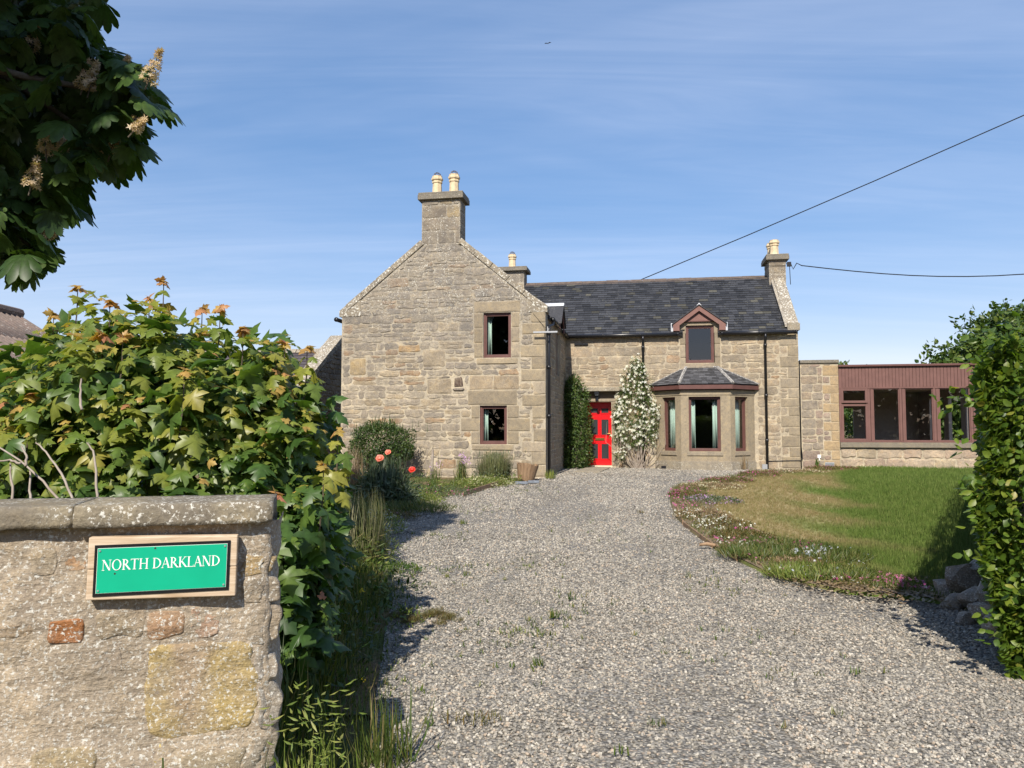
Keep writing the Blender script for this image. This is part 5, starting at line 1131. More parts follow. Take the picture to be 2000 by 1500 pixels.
P = np.concatenate([p for p, _ in ps]); N = np.concatenate([q for _, q in ps]); n = len(P); P[:, 2] += .04*RNG.normal(size=n)+.03
A = unit(N*.55+rnd_dir(n)*.75+[0, 0, -.15]); NR = unit(N*.8+rnd_dir(n)*.55+[0, 0, .55]); S = RNG.uniform(.042, .075, n)
# sprigs that escape the shears
for px, py, k in ((1895, 700, 9), (1885, 770, 12), (1850, 790, 9), (1880, 860, 9), (1890, 960, 10), (1900, 1010, 8), (1925, 1090, 9), (1900, 1085, 6), (1945, 1200, 12), (1940, 1235, 10), (1985, 640, 12), (1930, 660, 10), (1965, 650, 10), (1900, 935, 8), (1975, 1160, 12)):
    c = np.array(at_y(px, py, 4.85)); q = c+RNG.normal(0, .035, (k, 3)); P = np.concatenate([P, q]); A = np.concatenate([A, unit(rnd_dir(k)*.7+[-.7, -.2, -.1])]); NR = np.concatenate([NR, unit(rnd_dir(k)*.5+[-.2, -.4, .8])]); S = np.concatenate([S, RNG.uniform(.05, .075, k)])
T = np.clip(RNG.normal(.45, .2, len(P)), 0, 1); split_world([BEECH], P, A, NR, S, T, M['beech'], HG, tuple(HGO), 285, 'leaf', 'foliage', RNG.uniform(.9, 1.2, len(P)), 4)
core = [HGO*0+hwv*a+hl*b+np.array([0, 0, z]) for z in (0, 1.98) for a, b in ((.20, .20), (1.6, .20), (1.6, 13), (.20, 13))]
mesh_obj('twig_shade_core', [tuple(c) for c in core], [(0, 1, 2, 3), (4, 7, 6, 5), (0, 4, 5, 1), (1, 5, 6, 2), (2, 6, 7, 3), (3, 7, 4, 0)], M['bark'], HG)  # solid dark box added inside the hedge, standing for twigs and inner shade
m = MB()
for k in range(60):
    a, b, z = RNG.uniform(0, 1.6), RNG.uniform(0, .6), RNG.uniform(.1, 2.1); q = hwv*a+hl*b; m.tube([tuple(q+hl*.3+[0, 0, z-.25]), tuple(q+[0, 0, z-.05]), tuple(q-hl*.08+[0, 0, z+.1])], [.01, .006, .002], 5)
m.build('twigs', M['bark'], HG)
# ------------------------------------------------------------------ low rubble wall under the hedge
RWp = on_ground(1880, 1180); RW = tag(empty('rubble_wall', (RWp.x, RWp.y, 0)), 'tumbled grey rubble stones in shade at the foot of the hedge', 'wall')
def boulder(name, c, r, seed, mat, parent, t, sq=(1, 1, 1)):
    import bmesh
    b = bmesh.new(); bmesh.ops.create_icosphere(b, subdivisions=3, radius=1); rr = random.Random(seed); pl = [(Vector((rr.gauss(0, 1), rr.gauss(0, 1), rr.gauss(0, 1))).normalized(), rr.uniform(.42, .72)) for _ in range(15)]; V = []
    for v in b.verts:
        p = v.co.copy()
        for n_, h in pl:
            k = p.dot(n_)
            if k > h: p -= n_*(k-h)
        p *= 1.1+.06*noise.noise(p*2+Vector((seed, 0, 0)))+.03*noise.noise(p*7); V.append((c[0]+p.x*r*sq[0], c[1]+p.y*r*sq[1], c[2]+p.z*r*sq[2]))
    F = [tuple(v.index for v in f.verts) for f in b.faces]; b.free(); return mesh_obj(name, V, F, M[mat], parent, np.array(t))
for i, (px, py, yy, r, sq) in enumerate(((1878, 1128, 6.9, .18, (1.2, .8, .85)), (1910, 1110, 6.9, .15, (1, .8, 1)), (1850, 1150, 7.0, .14, (1.1, .8, .9)), (1905, 1168, 6.5, .17, (1.1, .8, .7)), (1862, 1178, 6.75, .13, (1.2, .8, .7)), (1925, 1195, 6.1, .15, (1, .9, .8)), (1890, 1205, 6.3, .12, (1.2, .9, .7)), (1950, 1225, 5.7, .15, (1, .9, .8)), (1940, 1150, 6.3, .18, (1, 1, 1)))):
    q = at_y(px, py, yy)-RW.location; boulder('stone', q, r, i+3, 'fronts', RW, random.choice(((.30, .28, .25), (.24, .21, .18), (.33, .31, .28))), sq)

# ------------------------------------------------------------------ climbers and shrubs at the house
def plant(name, loc, label, cat, rz=0, group=None): return tag(empty(name, loc, rz), label, cat, group)
CR = plant('wall_creeper', HO, 'dark green twining creeper filling the corner left of the red door', 'creeper', -PHI)
foliage('foliage', [(.36, 4.55, 2.3, .33, .42, .85), (.42, 4.50, 1.15, .40, .44, .85), (.34, 4.4, .65, .40, .45, .50), (.25, 4.75, 2.9, .22, .28, .36), (.62, 4.72, 1.6, .24, .25, .8), (.5, 4.6, 2.55, .26, .25, .35), (.66, 4.6, .7, .22, .25, .4)], 7500, (.06, .11), M['creep'], CR, SMALL, .4, .34, .7)['kind'] = 'stuff'
m = MB()
for k in range(10): a = RNG.uniform(.1, .5); m.tube([(a, 4.6, .25), (a+RNG.normal(0, .1), 4.7, 1.2), (a+RNG.normal(0, .15), 4.75, 2.3), (a*.8, 4.8, 3.2)], [.014, .012, .008, .003], 5)
m.build('stems', M['bark'], CR)
sp_ = RNG.normal(0, 1, (60, 3))*[.14, .15, .12]+[.32, 4.6, 3.1]; add_blades('tendrils', sp_, (.1, .28), M['mid'], CR, .8, .05)
CM = plant('flowering_clematis', HO, 'tall clematis covered in white starry flowers climbing beside the red door', 'climber', -PHI)
ce = [(2.32, 4.80, 3.45, .25, .17, .42), (2.28, 4.80, 2.75, .48, .20, .65), (2.25, 4.80, 2.0, .62, .22, .70), (2.22, 4.80, 1.35, .56, .20, .40), (1.85, 4.8, 1.9, .24, .18, .6), (2.75, 4.82, 1.9, .22, .15, .75)]
foliage('foliage', ce, 6500, (.05, .09), M['mid'], CM, SMALL, .4, .34, .55)['kind'] = 'stuff'
foliage('low_sprig', [(1.78, 4.75, .72, .20, .14, .14)], 240, (.05, .08), M['mid'], CM, SMALL, .5, .2, .6)
def flowers(name, ells, n, size, mat, parent, front=None, proto=STAR):
    P, N = ell_points(ells, n*2, .06, .34)
    if front is not None: k = N@np.array(front) > .1; P, N = P[k][:n], N[k][:n]
    P = P+N*.03; n = len(P); return cloud(name, proto, P, unit(rnd_dir(n)), unit(N+rnd_dir(n)*.45+[0, 0, .25]), RNG.uniform(*size, n), RNG.random(n), mat, parent)
flowers('blossom', [c for c in ce], 480, (.08, .14), M['fwhite'], CM, (0, -1, .2))['kind'] = 'stuff'; flowers('blossom', [(1.78, 4.75, .72, .20, .14, .14)], 26, (.07, .10), M['fwhite'], CM, (0, -1, .3))
m = MB()
for k in range(34):
    a = 2.35+RNG.normal(0, .10); b = a+RNG.normal(0, .42); m.tube([(a, 4.84, .24), ((a+b)/2+RNG.normal(0, .08), 4.80+RNG.normal(0, .04), .62+RNG.normal(0, .1)), (b, 4.8+RNG.normal(0, .05), 1.15+RNG.normal(0, .15)), (b+RNG.normal(0, .12), 4.85, 1.8)], [.016, .011, .007, .003], 5)
m.build('stems', M['deadwood'], CM)
GS = plant('garden_shrub', (-3.42, 20.1, .3), 'rounded leafy shrub with twiggy base in front of the gable wall', 'shrub')
foliage('foliage', [(0, 0, .98, .72, .5, .48), (-.25, 0, .72, .55, .45, .42), (.35, 0, .8, .5, .42, .45)], 8000, (.06, .10), M['dark'], GS, SMALL, .4, .2, .6)['kind'] = 'stuff'
add_blades('upright_shoots', RNG.normal(0, 1, (150, 3))*[.38, .25, .06]+[0, 0, 1.2], (.15, .42), M['dark'], GS, .5, .05)
m = MB()
for k in range(60): a = RNG.normal(0, .42); m.tube([(a*.6, 0, -.05), (a, RNG.normal(0, .2), .35), (a*1.25+RNG.normal(0, .1), RNG.normal(0, .25), .8)], [.01, .007, .003], 4)
m.build('twigs', M['bark'], GS)
# lavender, poppies and the rest of the left bed
def at_g(px, py): p = on_ground(px, py); return Vector((p.x, p.y, gz(p.x, p.y)+.02))
def spiky(name, px, py, label, cat, n, h, rad, mat, lean=.7, w=.03, extra=None):
    e = plant(name, at_g(px, py), label, cat); P = disc(n, (0, 0, 0), rad[0]*.55, rad[1]*.55, lambda x, y: 0); o = P[:, :2]/np.array(rad)
    ax = unit(np.column_stack([o[:, 0]*lean, o[:, 1]*lean, np.ones(n)])+rnd_dir(n)*.16); cloud('foliage', BLADE, P, ax, unit(np.column_stack([-o, .1+0*o[:, :1]])), RNG.uniform(*h, n), RNG.random(n), mat, e, w*RNG.uniform(.7, 1.3, n))['kind'] = 'stuff'; return e
lv = spiky('lavender_bush', 966, 938, 'grey green lavender bush beside the wooden tub', 'bush', 1500, (.35, .72), (.62, .5), M['lavs'], .95, .022)
sp2 = RNG.normal(0, 1, (260, 3))*[.30, .25, .06]+[0, 0, .58]; add_blades('flower_heads', sp2, (.05, .10), M['greyg'], lv, .6, .12)
foliage('low_leaves', [(0, 0, .22, .52, .42, .22)], 1200, (.05, .09), M['greyg'], lv, SMALL, .5, .2, .35)
pp = spiky('poppy_plant', 752, 992, 'blue green poppy clump with three red poppies by the drive edge', 'flower', 620, (.45, .92), (.58, .45), M['greyg'], .45, .045)
foliage('low_leaves', [(0, 0, .30, .50, .40, .32), (.32, -.2, .18, .3, .25, .18)], 2000, (.09, .18), M['greyg'], pp, SMALL, .6, .2, .42)
PETAL = (np.array([(0, 0, 0)]+[(.5*math.cos(k*math.pi/6)*(1+.1*math.sin(3*k)), .5*math.sin(k*math.pi/6), .16+.05*math.sin(k*2.1)) for k in range(12)]+[(.28*math.cos(k*math.pi/6+.2), .28*math.sin(k*math.pi/6+.2), .28) for k in range(12)]),
         np.array([(0, 1+k, 1+(k+1) % 12) for k in range(12)]+[(0, 13+k, 13+(k+1) % 12) for k in range(12)]))
for i, (px, py, s, mt) in enumerate(((742, 896, .15, 'fsalmon'), (758, 884, .11, 'fsalmon'), (805, 918, .125, 'fred'))):
    q = at_y(px, py, pp.location.y-.1)-pp.location; V, F, T = cloud_arrays(PETAL, np.array([q]), np.array([[1, 0, .1]]), np.array([[.15, -.75, .65]]), np.array([s]), np.array([.5])); fo = mesh_obj('poppy_flower', V, F, M[mt], pp, T); fo['label'] = ('large salmon poppy flower', 'small salmon poppy flower, highest', 'red poppy flower on the right')[i]
    MB().tube([q, q*.7+Vector((0, 0, -.05)), Vector((q.x*.4, 0, .1))], .005, 5).build('flower_stalk', M['greyg'], pp)
m = MB()
for k in range(16): a = RNG.normal(.1, .22); h = RNG.uniform(.75, 1.0); m.lathe([(.004, -.02), (.016, 0), (.02, .02), (.016, .035), (.02, .04)], (a, RNG.normal(0, .15), h), 7); m.tube([(a, 0, h), (a*.6, 0, .2)], .004, 4)
m.build('seed_heads', M['greyg'], pp, tint=np.tile([.4, 0, 0], (len(m.V), 1)))
dk = spiky('dry_grass_clump', 690, 985, 'tall clump of brown dry stems among the poppies', 'grass', 240, (.5, 1.15), (.4, .35), M['straw'], .25, .012)
ox = spiky('oxeye_daisy', 700, 975, 'leafy daisy plant with small white flowers left of the poppies', 'flower', 380, (.3, .6), (.4, .35), M['mid'], .4, .05)
for px, py in ((702, 925), (712, 938), (681, 939)):
    q = at_y(px, py, ox.location.y)-ox.location; V, F, T = cloud_arrays(PETAL, np.array([q]), np.array([[1, 0, 0]]), np.array([[.1, -.5, .8]]), np.array([.07]), np.array([.5])); mesh_obj('daisy_flower', V, F, M['fwhite'], ox, T); MB().tube([q, Vector((q.x*.8, 0, .2))], .003, 4).build('flower_stalk', M['mid'], ox)
for (px, py, h, n, lab, xs2) in ((900, 948, .68, 170, 'tall lilac flowered sweet rocket left of the lavender', ((912, 898), (902, 890), (905, 901))), (850, 950, .5, 60, 'sparse lilac sweet rocket stems beside the old post', ((862, 902), (852, 912), (842, 916)))):
    e = spiky('sweet_rocket', px, py, lab, 'flower', n, (.3, h), (.28, .25), M['weed'], .3, .022)
    for qx, qy in xs2:
        q = at_y(qx, qy, e.location.y)-e.location; k = 26 if px > 880 else 7; P = np.array(q)+RNG.normal(0, .05, (k, 3)); V, F, T = cloud_arrays(STAR, P, unit(rnd_dir(k)), unit(rnd_dir(k)*.5+[0, -.7, .5]), RNG.uniform(.03, .05, k), RNG.random(k)); mesh_obj('flower_head', V, F, M['flil'], e, T)
        MB().tube([q, Vector((q.x*.5, 0, .05))], .005, 4).build('flower_stalk', M['mid'], e)
pg = at_g(843, 935); PO = tag(empty('old_post', pg), 'short grey weathered wooden post in the bed by the gable', 'post'); MB().tube([(0, 0, -.1), (.01, 0, .35), (.03, .01, .72)], [.045, .042, .03], 7).build('shaft', M['deadwood'], PO)
MB().tube([(-.16, .05, 0), (-.13, .05, .5), (-.06, .05, 1.15)], [.01, .008, .004], 5).build('cane', M['deadwood'], PO)
# half barrel
bp = at_g(1027, 939); TB = tag(empty('barrel_tub', bp, R(8)), 'weathered wooden half barrel tub leaning by the gable corner', 'tub'); n = 18
for k in range(n):
    a0, a1 = k*2*math.pi/n+.012, (k+1)*2*math.pi/n-.012; h = .40+random.uniform(-.03, .02); r0, r1 = .20+random.uniform(-.004, .004), .275
    V = [(r*math.cos(a), r*math.sin(a), z) for z, rr in ((0, r0), (h, r1)) for r, a in ((rr, a0), (rr, a1), (rr-.025, a1), (rr-.025, a0))]
    mesh_obj('stave', V, [(0, 1, 5, 4), (1, 2, 6, 5), (2, 3, 7, 6), (3, 0, 4, 7), (4, 5, 6, 7), (3, 2, 1, 0)], M['plank'], TB)
MB().lathe([(.0, .30), (.24, .31), (.24, .28), (0, .28)], (0, 0, 0), 16).build('soil', M['bed'], TB); TB.rotation_euler = (R(3), R(7), R(8))
add_blades('dry_stems', disc(90, (0, 0, .3), .2, .2, lambda x, y: 0), (.08, .2), M['straw'], TB, .8, .03)
for px, py, w, lab in ((1018, 946, .30, 'grey slate offcut lying under the wooden tub'), (1042, 944, .26, 'bluish slate offcut right of the wooden tub')):
    g = at_g(px, py); tag(MB().box(-w/2, w/2, -.09, .09, -.01, .045, (.16, .18, .21)).build('slate_offcut', M['slate'], None, bevel=.008), lab, 'slate', 'slate offcuts by the tub').location = g
# slab before the door
g0 = hw(.62, 3.1); SLb = MB(); SLb.prism([(.55, 2.2), (1.28, 2.2), (1.46, 4.9), (.72, 4.9)], .27, .335, lambda u, v, w: (u, v, w), (.17, .155, .14))
o = SLb.build('door_slab', M['skew2'], None, bevel=.01); o.location = HO; o.rotation_euler = (0, 0, -PHI); tag(o, 'flat grey stone slab path leading to the red door', 'slab')
# low mats of rock plants
def mat_plant(name, px, py, rx, ry, h, label, leaf, flower=None, nf=0, fs=(.02, .035), nl=700, spike_=False, cat='rock plant', up_=.0, group=None):
    rx, ry, h = rx*1.25, ry*1.2, h*1.25; nf = int(nf*2.2); fs = (fs[0]*1.25, fs[1]*1.25); nl = int(nl*1.8); g = at_g(px, py); lawn = in_poly(np.array([[g.x, g.y]]), LAWN)[0]; g.z = (lz(g.x, g.y) if lawn else gz(g.x, g.y)+.01)
    e = plant(name, g, label, cat, 0, group); E = [(0, 0, -.02, rx, ry, h), (rx*.4, -ry*.2, -.02, rx*.6, ry*.7, h*.8), (-rx*.45, ry*.15, -.02, rx*.5, ry*.65, h*1.05)]
    P, N = ell_points(E, nl, .35, .25, 4.0)
    if spike_: cloud('foliage', BLADE, P*[1, 1, .5], unit(N*.8+rnd_dir(nl)*.75+[0, 0, .6]), -N, RNG.uniform(.45, 1.0, nl)*min(.15, h*1.1), RNG.random(nl), M[leaf], e, .06)['kind'] = 'stuff'
    else: cloud('foliage', SMALL, P, unit(N*.6+rnd_dir(nl)*.8), unit(N+rnd_dir(nl)*.6+[0, 0, .4]), RNG.uniform(.025, .05, nl), RNG.random(nl), M[leaf], e, .6)['kind'] = 'stuff'
    for fl in ([flower] if isinstance(flower, str) else flower or []):
        P, N = ell_points(E, nf, .02, .25, 4.0); q = np.array([noise.noise(Vector(p)*5) for p in P]) > -.1; P, N = P[q], N[q]; k = len(P); V, F, T = cloud_arrays(STAR, P+N*.012+[0, 0, up_], unit(rnd_dir(k)), unit(N+rnd_dir(k)*.4+[0, -.1, .4]), RNG.uniform(*fs, k), RNG.random(k)); mesh_obj('flowers', V, F, M[fl], e, T)
    return e
mat_plant('stonecrop_mat', 948, 950, .52, .30, .17, 'yellow green stonecrop mat spreading in front of the lavender', 'lime', 'fcream', 260)
mat_plant('thyme_mat', 868, 968, .50, .45, .15, 'dull purple thyme mat behind the timber edging on the left', 'greyg', 'fpink', 60, (.02, .03)); mat_plant('alyssum_cushion', 818, 984, .36, .3, .16, 'small cream flowered cushion between thyme and poppies', 'lime', 'fcream', 130)
mat_plant('geranium_plant', 815, 962, .40, .35, .32, 'bright green leafy mound right of the poppies', 'mid', None, 0, nl=900); mat_plant('grass_mat', 770, 1000, .75, .4, .22, 'long green grass sprawling under the poppies', 'weed', None, 0, nl=1500, spike_=True)
mat_plant('candytuft', 738, 1042, .30, .28, .24, 'white flowered candytuft cushion at the left drive edge', 'lime', 'fwhite', 190); mat_plant('dwarf_phlox', 770, 1015, .30, .2, .10, 'low pink flowered patch above the candytuft', 'moss', 'fpink', 22)
sv = spiky('wispy_lavender', 688, 1110, 'wispy pale stemmed lavender leaning over the left drive edge', 'bush', 800, (.4, .85), (.55, .5), M['lavs'], .7, .016); foliage('low_leaves', [(0, 0, .2, .45, .42, .26)], 1500, (.06, .12), M['weed'], sv, SMALL, .5, .2, .25)
mat_plant('clover_patch', 760, 1122, .28, .22, .10, 'fresh green clover patch on gravel below the lavender', 'mid', None, 0, nl=500)
mat_plant('weed_patch', 828, 1212, .42, .36, .035, 'mossy patch of weeds spreading onto the gravel from the left', 'moss', None, 0, nl=2600, spike_=True); mat_plant('dock_weed', 796, 1222, .12, .1, .12, 'pale dock leaves on the edge of the mossy weed patch', 'lime', None, 0, nl=40)
R_ = [('pink_phlox', 1342, 975, .30, .3, .10, 'bright magenta phlox at the leftmost tip of the lawn border', 'moss', 'fmag', 70), ('cream_alyssum', 1392, 956, .55, .5, .10, 'cream flowering mat at the top left of the lawn border', 'straw', 'fcream', 330),
      ('purple_thyme', 1390, 985, .42, .5, .10, 'purple thyme mat just right of the magenta phlox', 'greyg', 'flil', 150), ('heather_mat', 1372, 1016, .35, .4, .12, 'brownish mat with white flowers near the border timber', 'straw', 'fwhite', 120),
      ('white_candytuft', 1412, 1036, .33, .4, .11, 'white candytuft patch halfway along the lawn border', 'moss', 'fwhite', 190), ('sedum_mat', 1450, 1058, .34, .3, .09, 'sparse brown sedum with dark leaves past the candytuft', 'moss', None, 0),
      ('rose_phlox', 1508, 1075, .30, .25, .10, 'rose phlox by the inner timber edging of the border', 'weed', 'fpink', 45), ('thrift_mat', 1490, 1095, .40, .28, .12, 'grassy green thrift cushion along the drive edging', 'weed', None, 0),
      ('magenta_phlox', 1588, 1086, .20, .2, .10, 'vivid magenta phlox near the lower end of the border', 'weed', 'fmag', 70), ('pale_phlox', 1622, 1102, .34, .22, .13, 'pale blue white phlox cushion at the lower border end', 'weed', 'fpale', 140),
      ('green_cushion', 1595, 1135, .42, .28, .12, 'bright green spiky cushion overhanging the gravel', 'lime', 'fpale', 14), ('straw_mat', 1560, 1108, .3, .22, .06, 'dry straw coloured mat between green cushions', 'straw', None, 0), ('grass_cushion', 1650, 1140, .34, .2, .10, 'grassy tuft at the lower right end of the border', 'weed', 'fpale', 8),
      ('pink_thrift', 1420, 944, .5, .35, .10, 'mixed pink thrift at the far lawn corner below the bay', 'moss', 'fpink', 110), ('house_phlox', 1482, 934, .42, .35, .14, 'pink phlox mound in front of the second downpipe', 'moss', 'fmag', 60), ('buff_mat', 1545, 926, .9, .35, .09, 'buff flowering mat between gravel and lawn by the house', 'straw', 'fcream', 300),
      ('border_phlox', 1625, 922, .7, .3, .12, 'magenta phlox along the base of the sunroom wall', 'moss', 'fmag', 130), ('pale_mat', 1710, 920, .8, .25, .09, 'pale cream mat along the sunroom wall', 'lime', 'fcream', 260), ('rosy_mat', 1820, 918, .5, .25, .09, 'rosy low mat at the right of the sunroom wall', 'moss', 'fpink', 40)]
for q in R_: mat_plant(*q[:9], q[9], nl=900 if q[3] < .5 else 1400, spike_=q[7] in ('weed', 'lime') and q[0] not in ('pale_mat',))
def border_pts(n, w=.75):
    L = RNG.random(n)*(len(eb)-1.001); k = L.astype(int); f = (L-k)[:, None]; E_ = np.array(eb); I_ = np.array(strip(eb, w, -1)); a = E_[k]*(1-f)+E_[k+1]*f; b = I_[k]*(1-f)+I_[k+1]*f; t = RNG.random(n)[:, None]; q = a*(1-t)+b*t
    return np.column_stack([q, [lz(x, y)+.015 for x, y in q]])
for nm, mt, n, thr, sd_, pr, sz in (('border_ground_cover', 'weed', 9000, -.1, 3, 'b', (.04, .11)), ('border_ground_cover', 'moss', 7000, -.15, 8, 's', (.025, .05)), ('border_ground_cover', 'straw', 5000, 0, 14, 's', (.02, .05)), ('border_flowers', 'fpink', 1500, .18, 21, 'f', (.03, .05)), ('border_flowers', 'fwhite', 1300, .2, 27, 'f', (.025, .045)), ('border_flowers', 'fmag', 900, .26, 33, 'f', (.03, .05))):
    q = border_pts(n); k = np.array([noise.noise(Vector((x*1.5, y*1.1, sd_))) for x, y, _ in q]) > thr; q = q[k]; n = len(q); q[:, 2] += RNG.random(n)*(.05 if pr == 's' else 0)+(.06 if pr == 'f' else 0)
    ax = unit(rnd_dir(n)*.7+[0, 0, .9]) if pr == 'b' else unit(rnd_dir(n)*[1, 1, .5]); nr = unit(rnd_dir(n)*.5+[0, -.25, 1])
    cloud(nm, {'b': BLADE, 's': SMALL, 'f': STAR}[pr], q, ax, nr, RNG.uniform(*sz, n), RNG.random(n), M[mt], None, .07 if pr == 'b' else .7 if pr == 's' else 1)['kind'] = 'stuff'
# a taller leafy stem by the bay plinth, and by the sunroom socket
e = spiky('withered_plant', 1454, 918, 'brown withered plant against the bay plinth', 'plant', 40, (.25, .5), (.2, .15), M['straw'], .5, .03)
e = spiky('green_lily', 1596, 918, 'upright green leafy plant under the outdoor socket', 'plant', 40, (.15, .36), (.15, .12), M['mid'], .6, .09)
e = spiky('variegated_plant', 1075, 936, 'small pale variegated plant at the foot of the gable downpipe', 'plant', 60, (.12, .25), (.25, .2), M['lime'], .8, .09)
# weeds in the gravel
for i, (px, py, n, h, mt, lab) in enumerate(((1082, 1212, 22, .085, 'weed', 'upright green weed in the middle of the drive'), (1048, 1305, 20, .075, 'weed', 'small green weed low in the middle of the gravel'), (1118, 1175, 16, .08, 'mid', 'tiny weed farther up the middle of the drive'), (1022, 1240, 60, .05, 'lime', 'yellow green patch of seedlings in the gravel'),
        (922, 1412, 60, .06, 'moss', 'mossy tuft on gravel near the bottom left'), (1284, 1424, 26, .05, 'weed', 'flat weed near the bottom of the gravel'), (1252, 1004, 24, .07, 'moss', 'brownish weed near the left tip of the lawn border'), (1215, 1480, 14, .05, 'mid', 'tiny weed at the bottom edge of the gravel'), (1672, 1322, 14, .06, 'mid', 'lone weed on the right side of the gravel'),
        (905, 1026, 30, .08, 'weed', 'low weed beside the left gravel edge, by the thyme'), (1640, 1405, 12, .05, 'weed', 'small weed toward the lower right of the gravel'), (1030, 1110, 22, .05, 'lime', 'faint yellowish seedling high in the drive'))):
    e = plant('gravel_weed', at_g(px, py), lab, 'weed', 0, 'weeds sprouting in the gravel'); r = .10 if n >= 60 else .03
    add_blades('leaves', disc(n, (0, 0, .0), r*1.8, r, lambda x, y: 0), (h*.5, h), M[mt], e, .9, .16)['kind'] = 'stuff'
# undergrowth between wall and drive
pts = RNG.random((7000, 2))*[1.7, 5.2]+[-2.3, 3.1]; lim = np.interp(pts[:, 1], [p[1] for p in LEFT_EDGE[:9]], [p[0] for p in LEFT_EDGE[:9]]); k = (pts[:, 0] < lim+.02+RNG.normal(0, .07, 7000)) & (pts[:, 0] > lim-.95); pts = pts[k]; n = len(pts)
dd = np.clip((np.interp(pts[:, 1], [p[1] for p in LEFT_EDGE[:9]], [p[0] for p in LEFT_EDGE[:9]])-pts[:, 0])/.5, .0, 1); tall = (.10+.36*dd)*RNG.uniform(.5, 1.2, n)
p3 = np.column_stack([pts, [gz(*q) for q in pts]]); _, ax, nr, _, tt, wd = blades(p3, (1, 1), .95, .035); o = cloud('undergrowth_grass', BLADE, p3, ax, nr, tall, tt, M['weed'], None, wd); o['kind'] = 'stuff'
pts = RNG.random((900, 2))*[.9, 4.0]+[-1.75, 3.6]; p3 = np.column_stack([pts, np.abs(RNG.normal(.12, .12, 900))]); o = cloud('undergrowth_leaves', SMALL, p3, unit(rnd_dir(900)+[0, 0, .2]), unit(rnd_dir(900)*.5+[0, -.2, 1]), RNG.uniform(.04, .085, 900), RNG.random(900), M['dark'], None, .7); o['kind'] = 'stuff'
ey = np.array([p[1] for p in LEFT_EDGE]); exx = np.array([p[0] for p in LEFT_EDGE]); n = 15000
yy = RNG.uniform(6.5, 19.3, n); off_ = RNG.random(n)**1.3*1.15; xx = np.interp(yy, ey, exx)-off_+.08*RNG.normal(size=n); nz_ = np.array([noise.noise(Vector((x*1.4, y*1.1, 2))) for x, y in zip(xx, yy)])
k = nz_ > -.22+.25*RNG.normal(size=n)*.4; xx, yy, off_, nz_ = xx[k], yy[k], off_[k], nz_[k]; n = len(xx); p3 = np.column_stack([xx, yy, [gz(a, b) for a, b in zip(xx, yy)]]); _, ax, nr, _, tt, wd = blades(p3, (1, 1), .8, .05)
o = cloud('verge_grass', BLADE, p3, ax, nr, (.07+.22*np.clip(off_, 0, .8)+.14*np.clip(nz_, 0, 1))*RNG.uniform(.5, 1.2, n)*np.where(yy > 15, .7, 1), tt, M['weed'], None, wd); o['kind'] = 'stuff'
n = 2600; yy = RNG.uniform(6.8, 18.8, n); xx = np.interp(yy, ey, exx)-RNG.random(n)*1.0; p3 = np.column_stack([xx, yy, [gz(a, b)+.03 for a, b in zip(xx, yy)]])+np.column_stack([0*xx, 0*xx, RNG.random(n)*.16]); o = cloud('verge_leaves', SMALL, p3, unit(rnd_dir(n)*[1, 1, .5]), unit(rnd_dir(n)*.5+[0, -.2, 1]), RNG.uniform(.04, .11, n), RNG.random(n), M['lime'], None, .6); o['kind'] = 'stuff'
# seedlings in the gravel, most of them near the edges
cs = [(-.1, 5.5, .5), (.12, 6.1, .45), (.55, 6.7, .5), (.3, 8.6, .8), (-.6, 8.2, .4), (1.3, 11, 1.0), (-.6, 13.5, .7), (-.9, 4.7, .3), (1.6, 5.4, .6), (2.0, 7.6, .4), (-1.0, 10.5, .4), (.2, 16.5, .8)]
q = np.concatenate([np.column_stack([RNG.normal(a, s*.5, 26), RNG.normal(b, s*.7, 26)]) for a, b, s in cs]+[np.column_stack([np.interp(y, ey, exx)+np.abs(RNG.normal(0, .16, 240)), y]) for y in [RNG.uniform(3.5, 18, 240)]]); q = q[in_poly(q, DRIVE)]
q = np.repeat(q, 5, 0)+RNG.normal(0, .018, (len(q)*5, 2)); n = len(q); p3 = np.column_stack([q, [gz(*a)+.012 for a in q]]); _, ax, nr, _, tt, wd = blades(p3, (1, 1), 1.6, .22); o = cloud('gravel_seedlings', BLADE, p3, ax, nr, RNG.uniform(.02, .05, n), tt, M['weed'], None, wd); o['kind'] = 'stuff'
for px, py, h, n, lab in ((566, 1490, .50, 170, 'bright green cleavers sprawling at the foot of the wall end'), (690, 1440, .36, 129, 'long bladed grass tuft at the gravel edge bottom left')):
    g = Vector((-.72, 2.86, 0)) if n > 130 else Vector((-.60, 3.75, 0)); e = plant('cleavers' if n > 130 else 'grass_tuft', (g.x, g.y, 0), lab, 'weed'); add_blades('leaves', disc(n, (0, 0, 0), .13, .13, lambda x, y: 0), (h*.4, h), M['lime' if n > 130 else 'weed'], e, .9, .028)['kind'] = 'stuff'
    if n > 130:
        P = np.column_stack([RNG.normal(0, .06, 320), RNG.normal(0, .08, 320), RNG.random(320)*h*1.3]); cloud('whorls', SMALL, P, unit(rnd_dir(320)*[1, 1, .4]), unit(rnd_dir(320)*.4+[0, -.3, 1]), RNG.uniform(.03, .06, 320), RNG.random(320), M['lime'], e, .35)['kind'] = 'stuff'
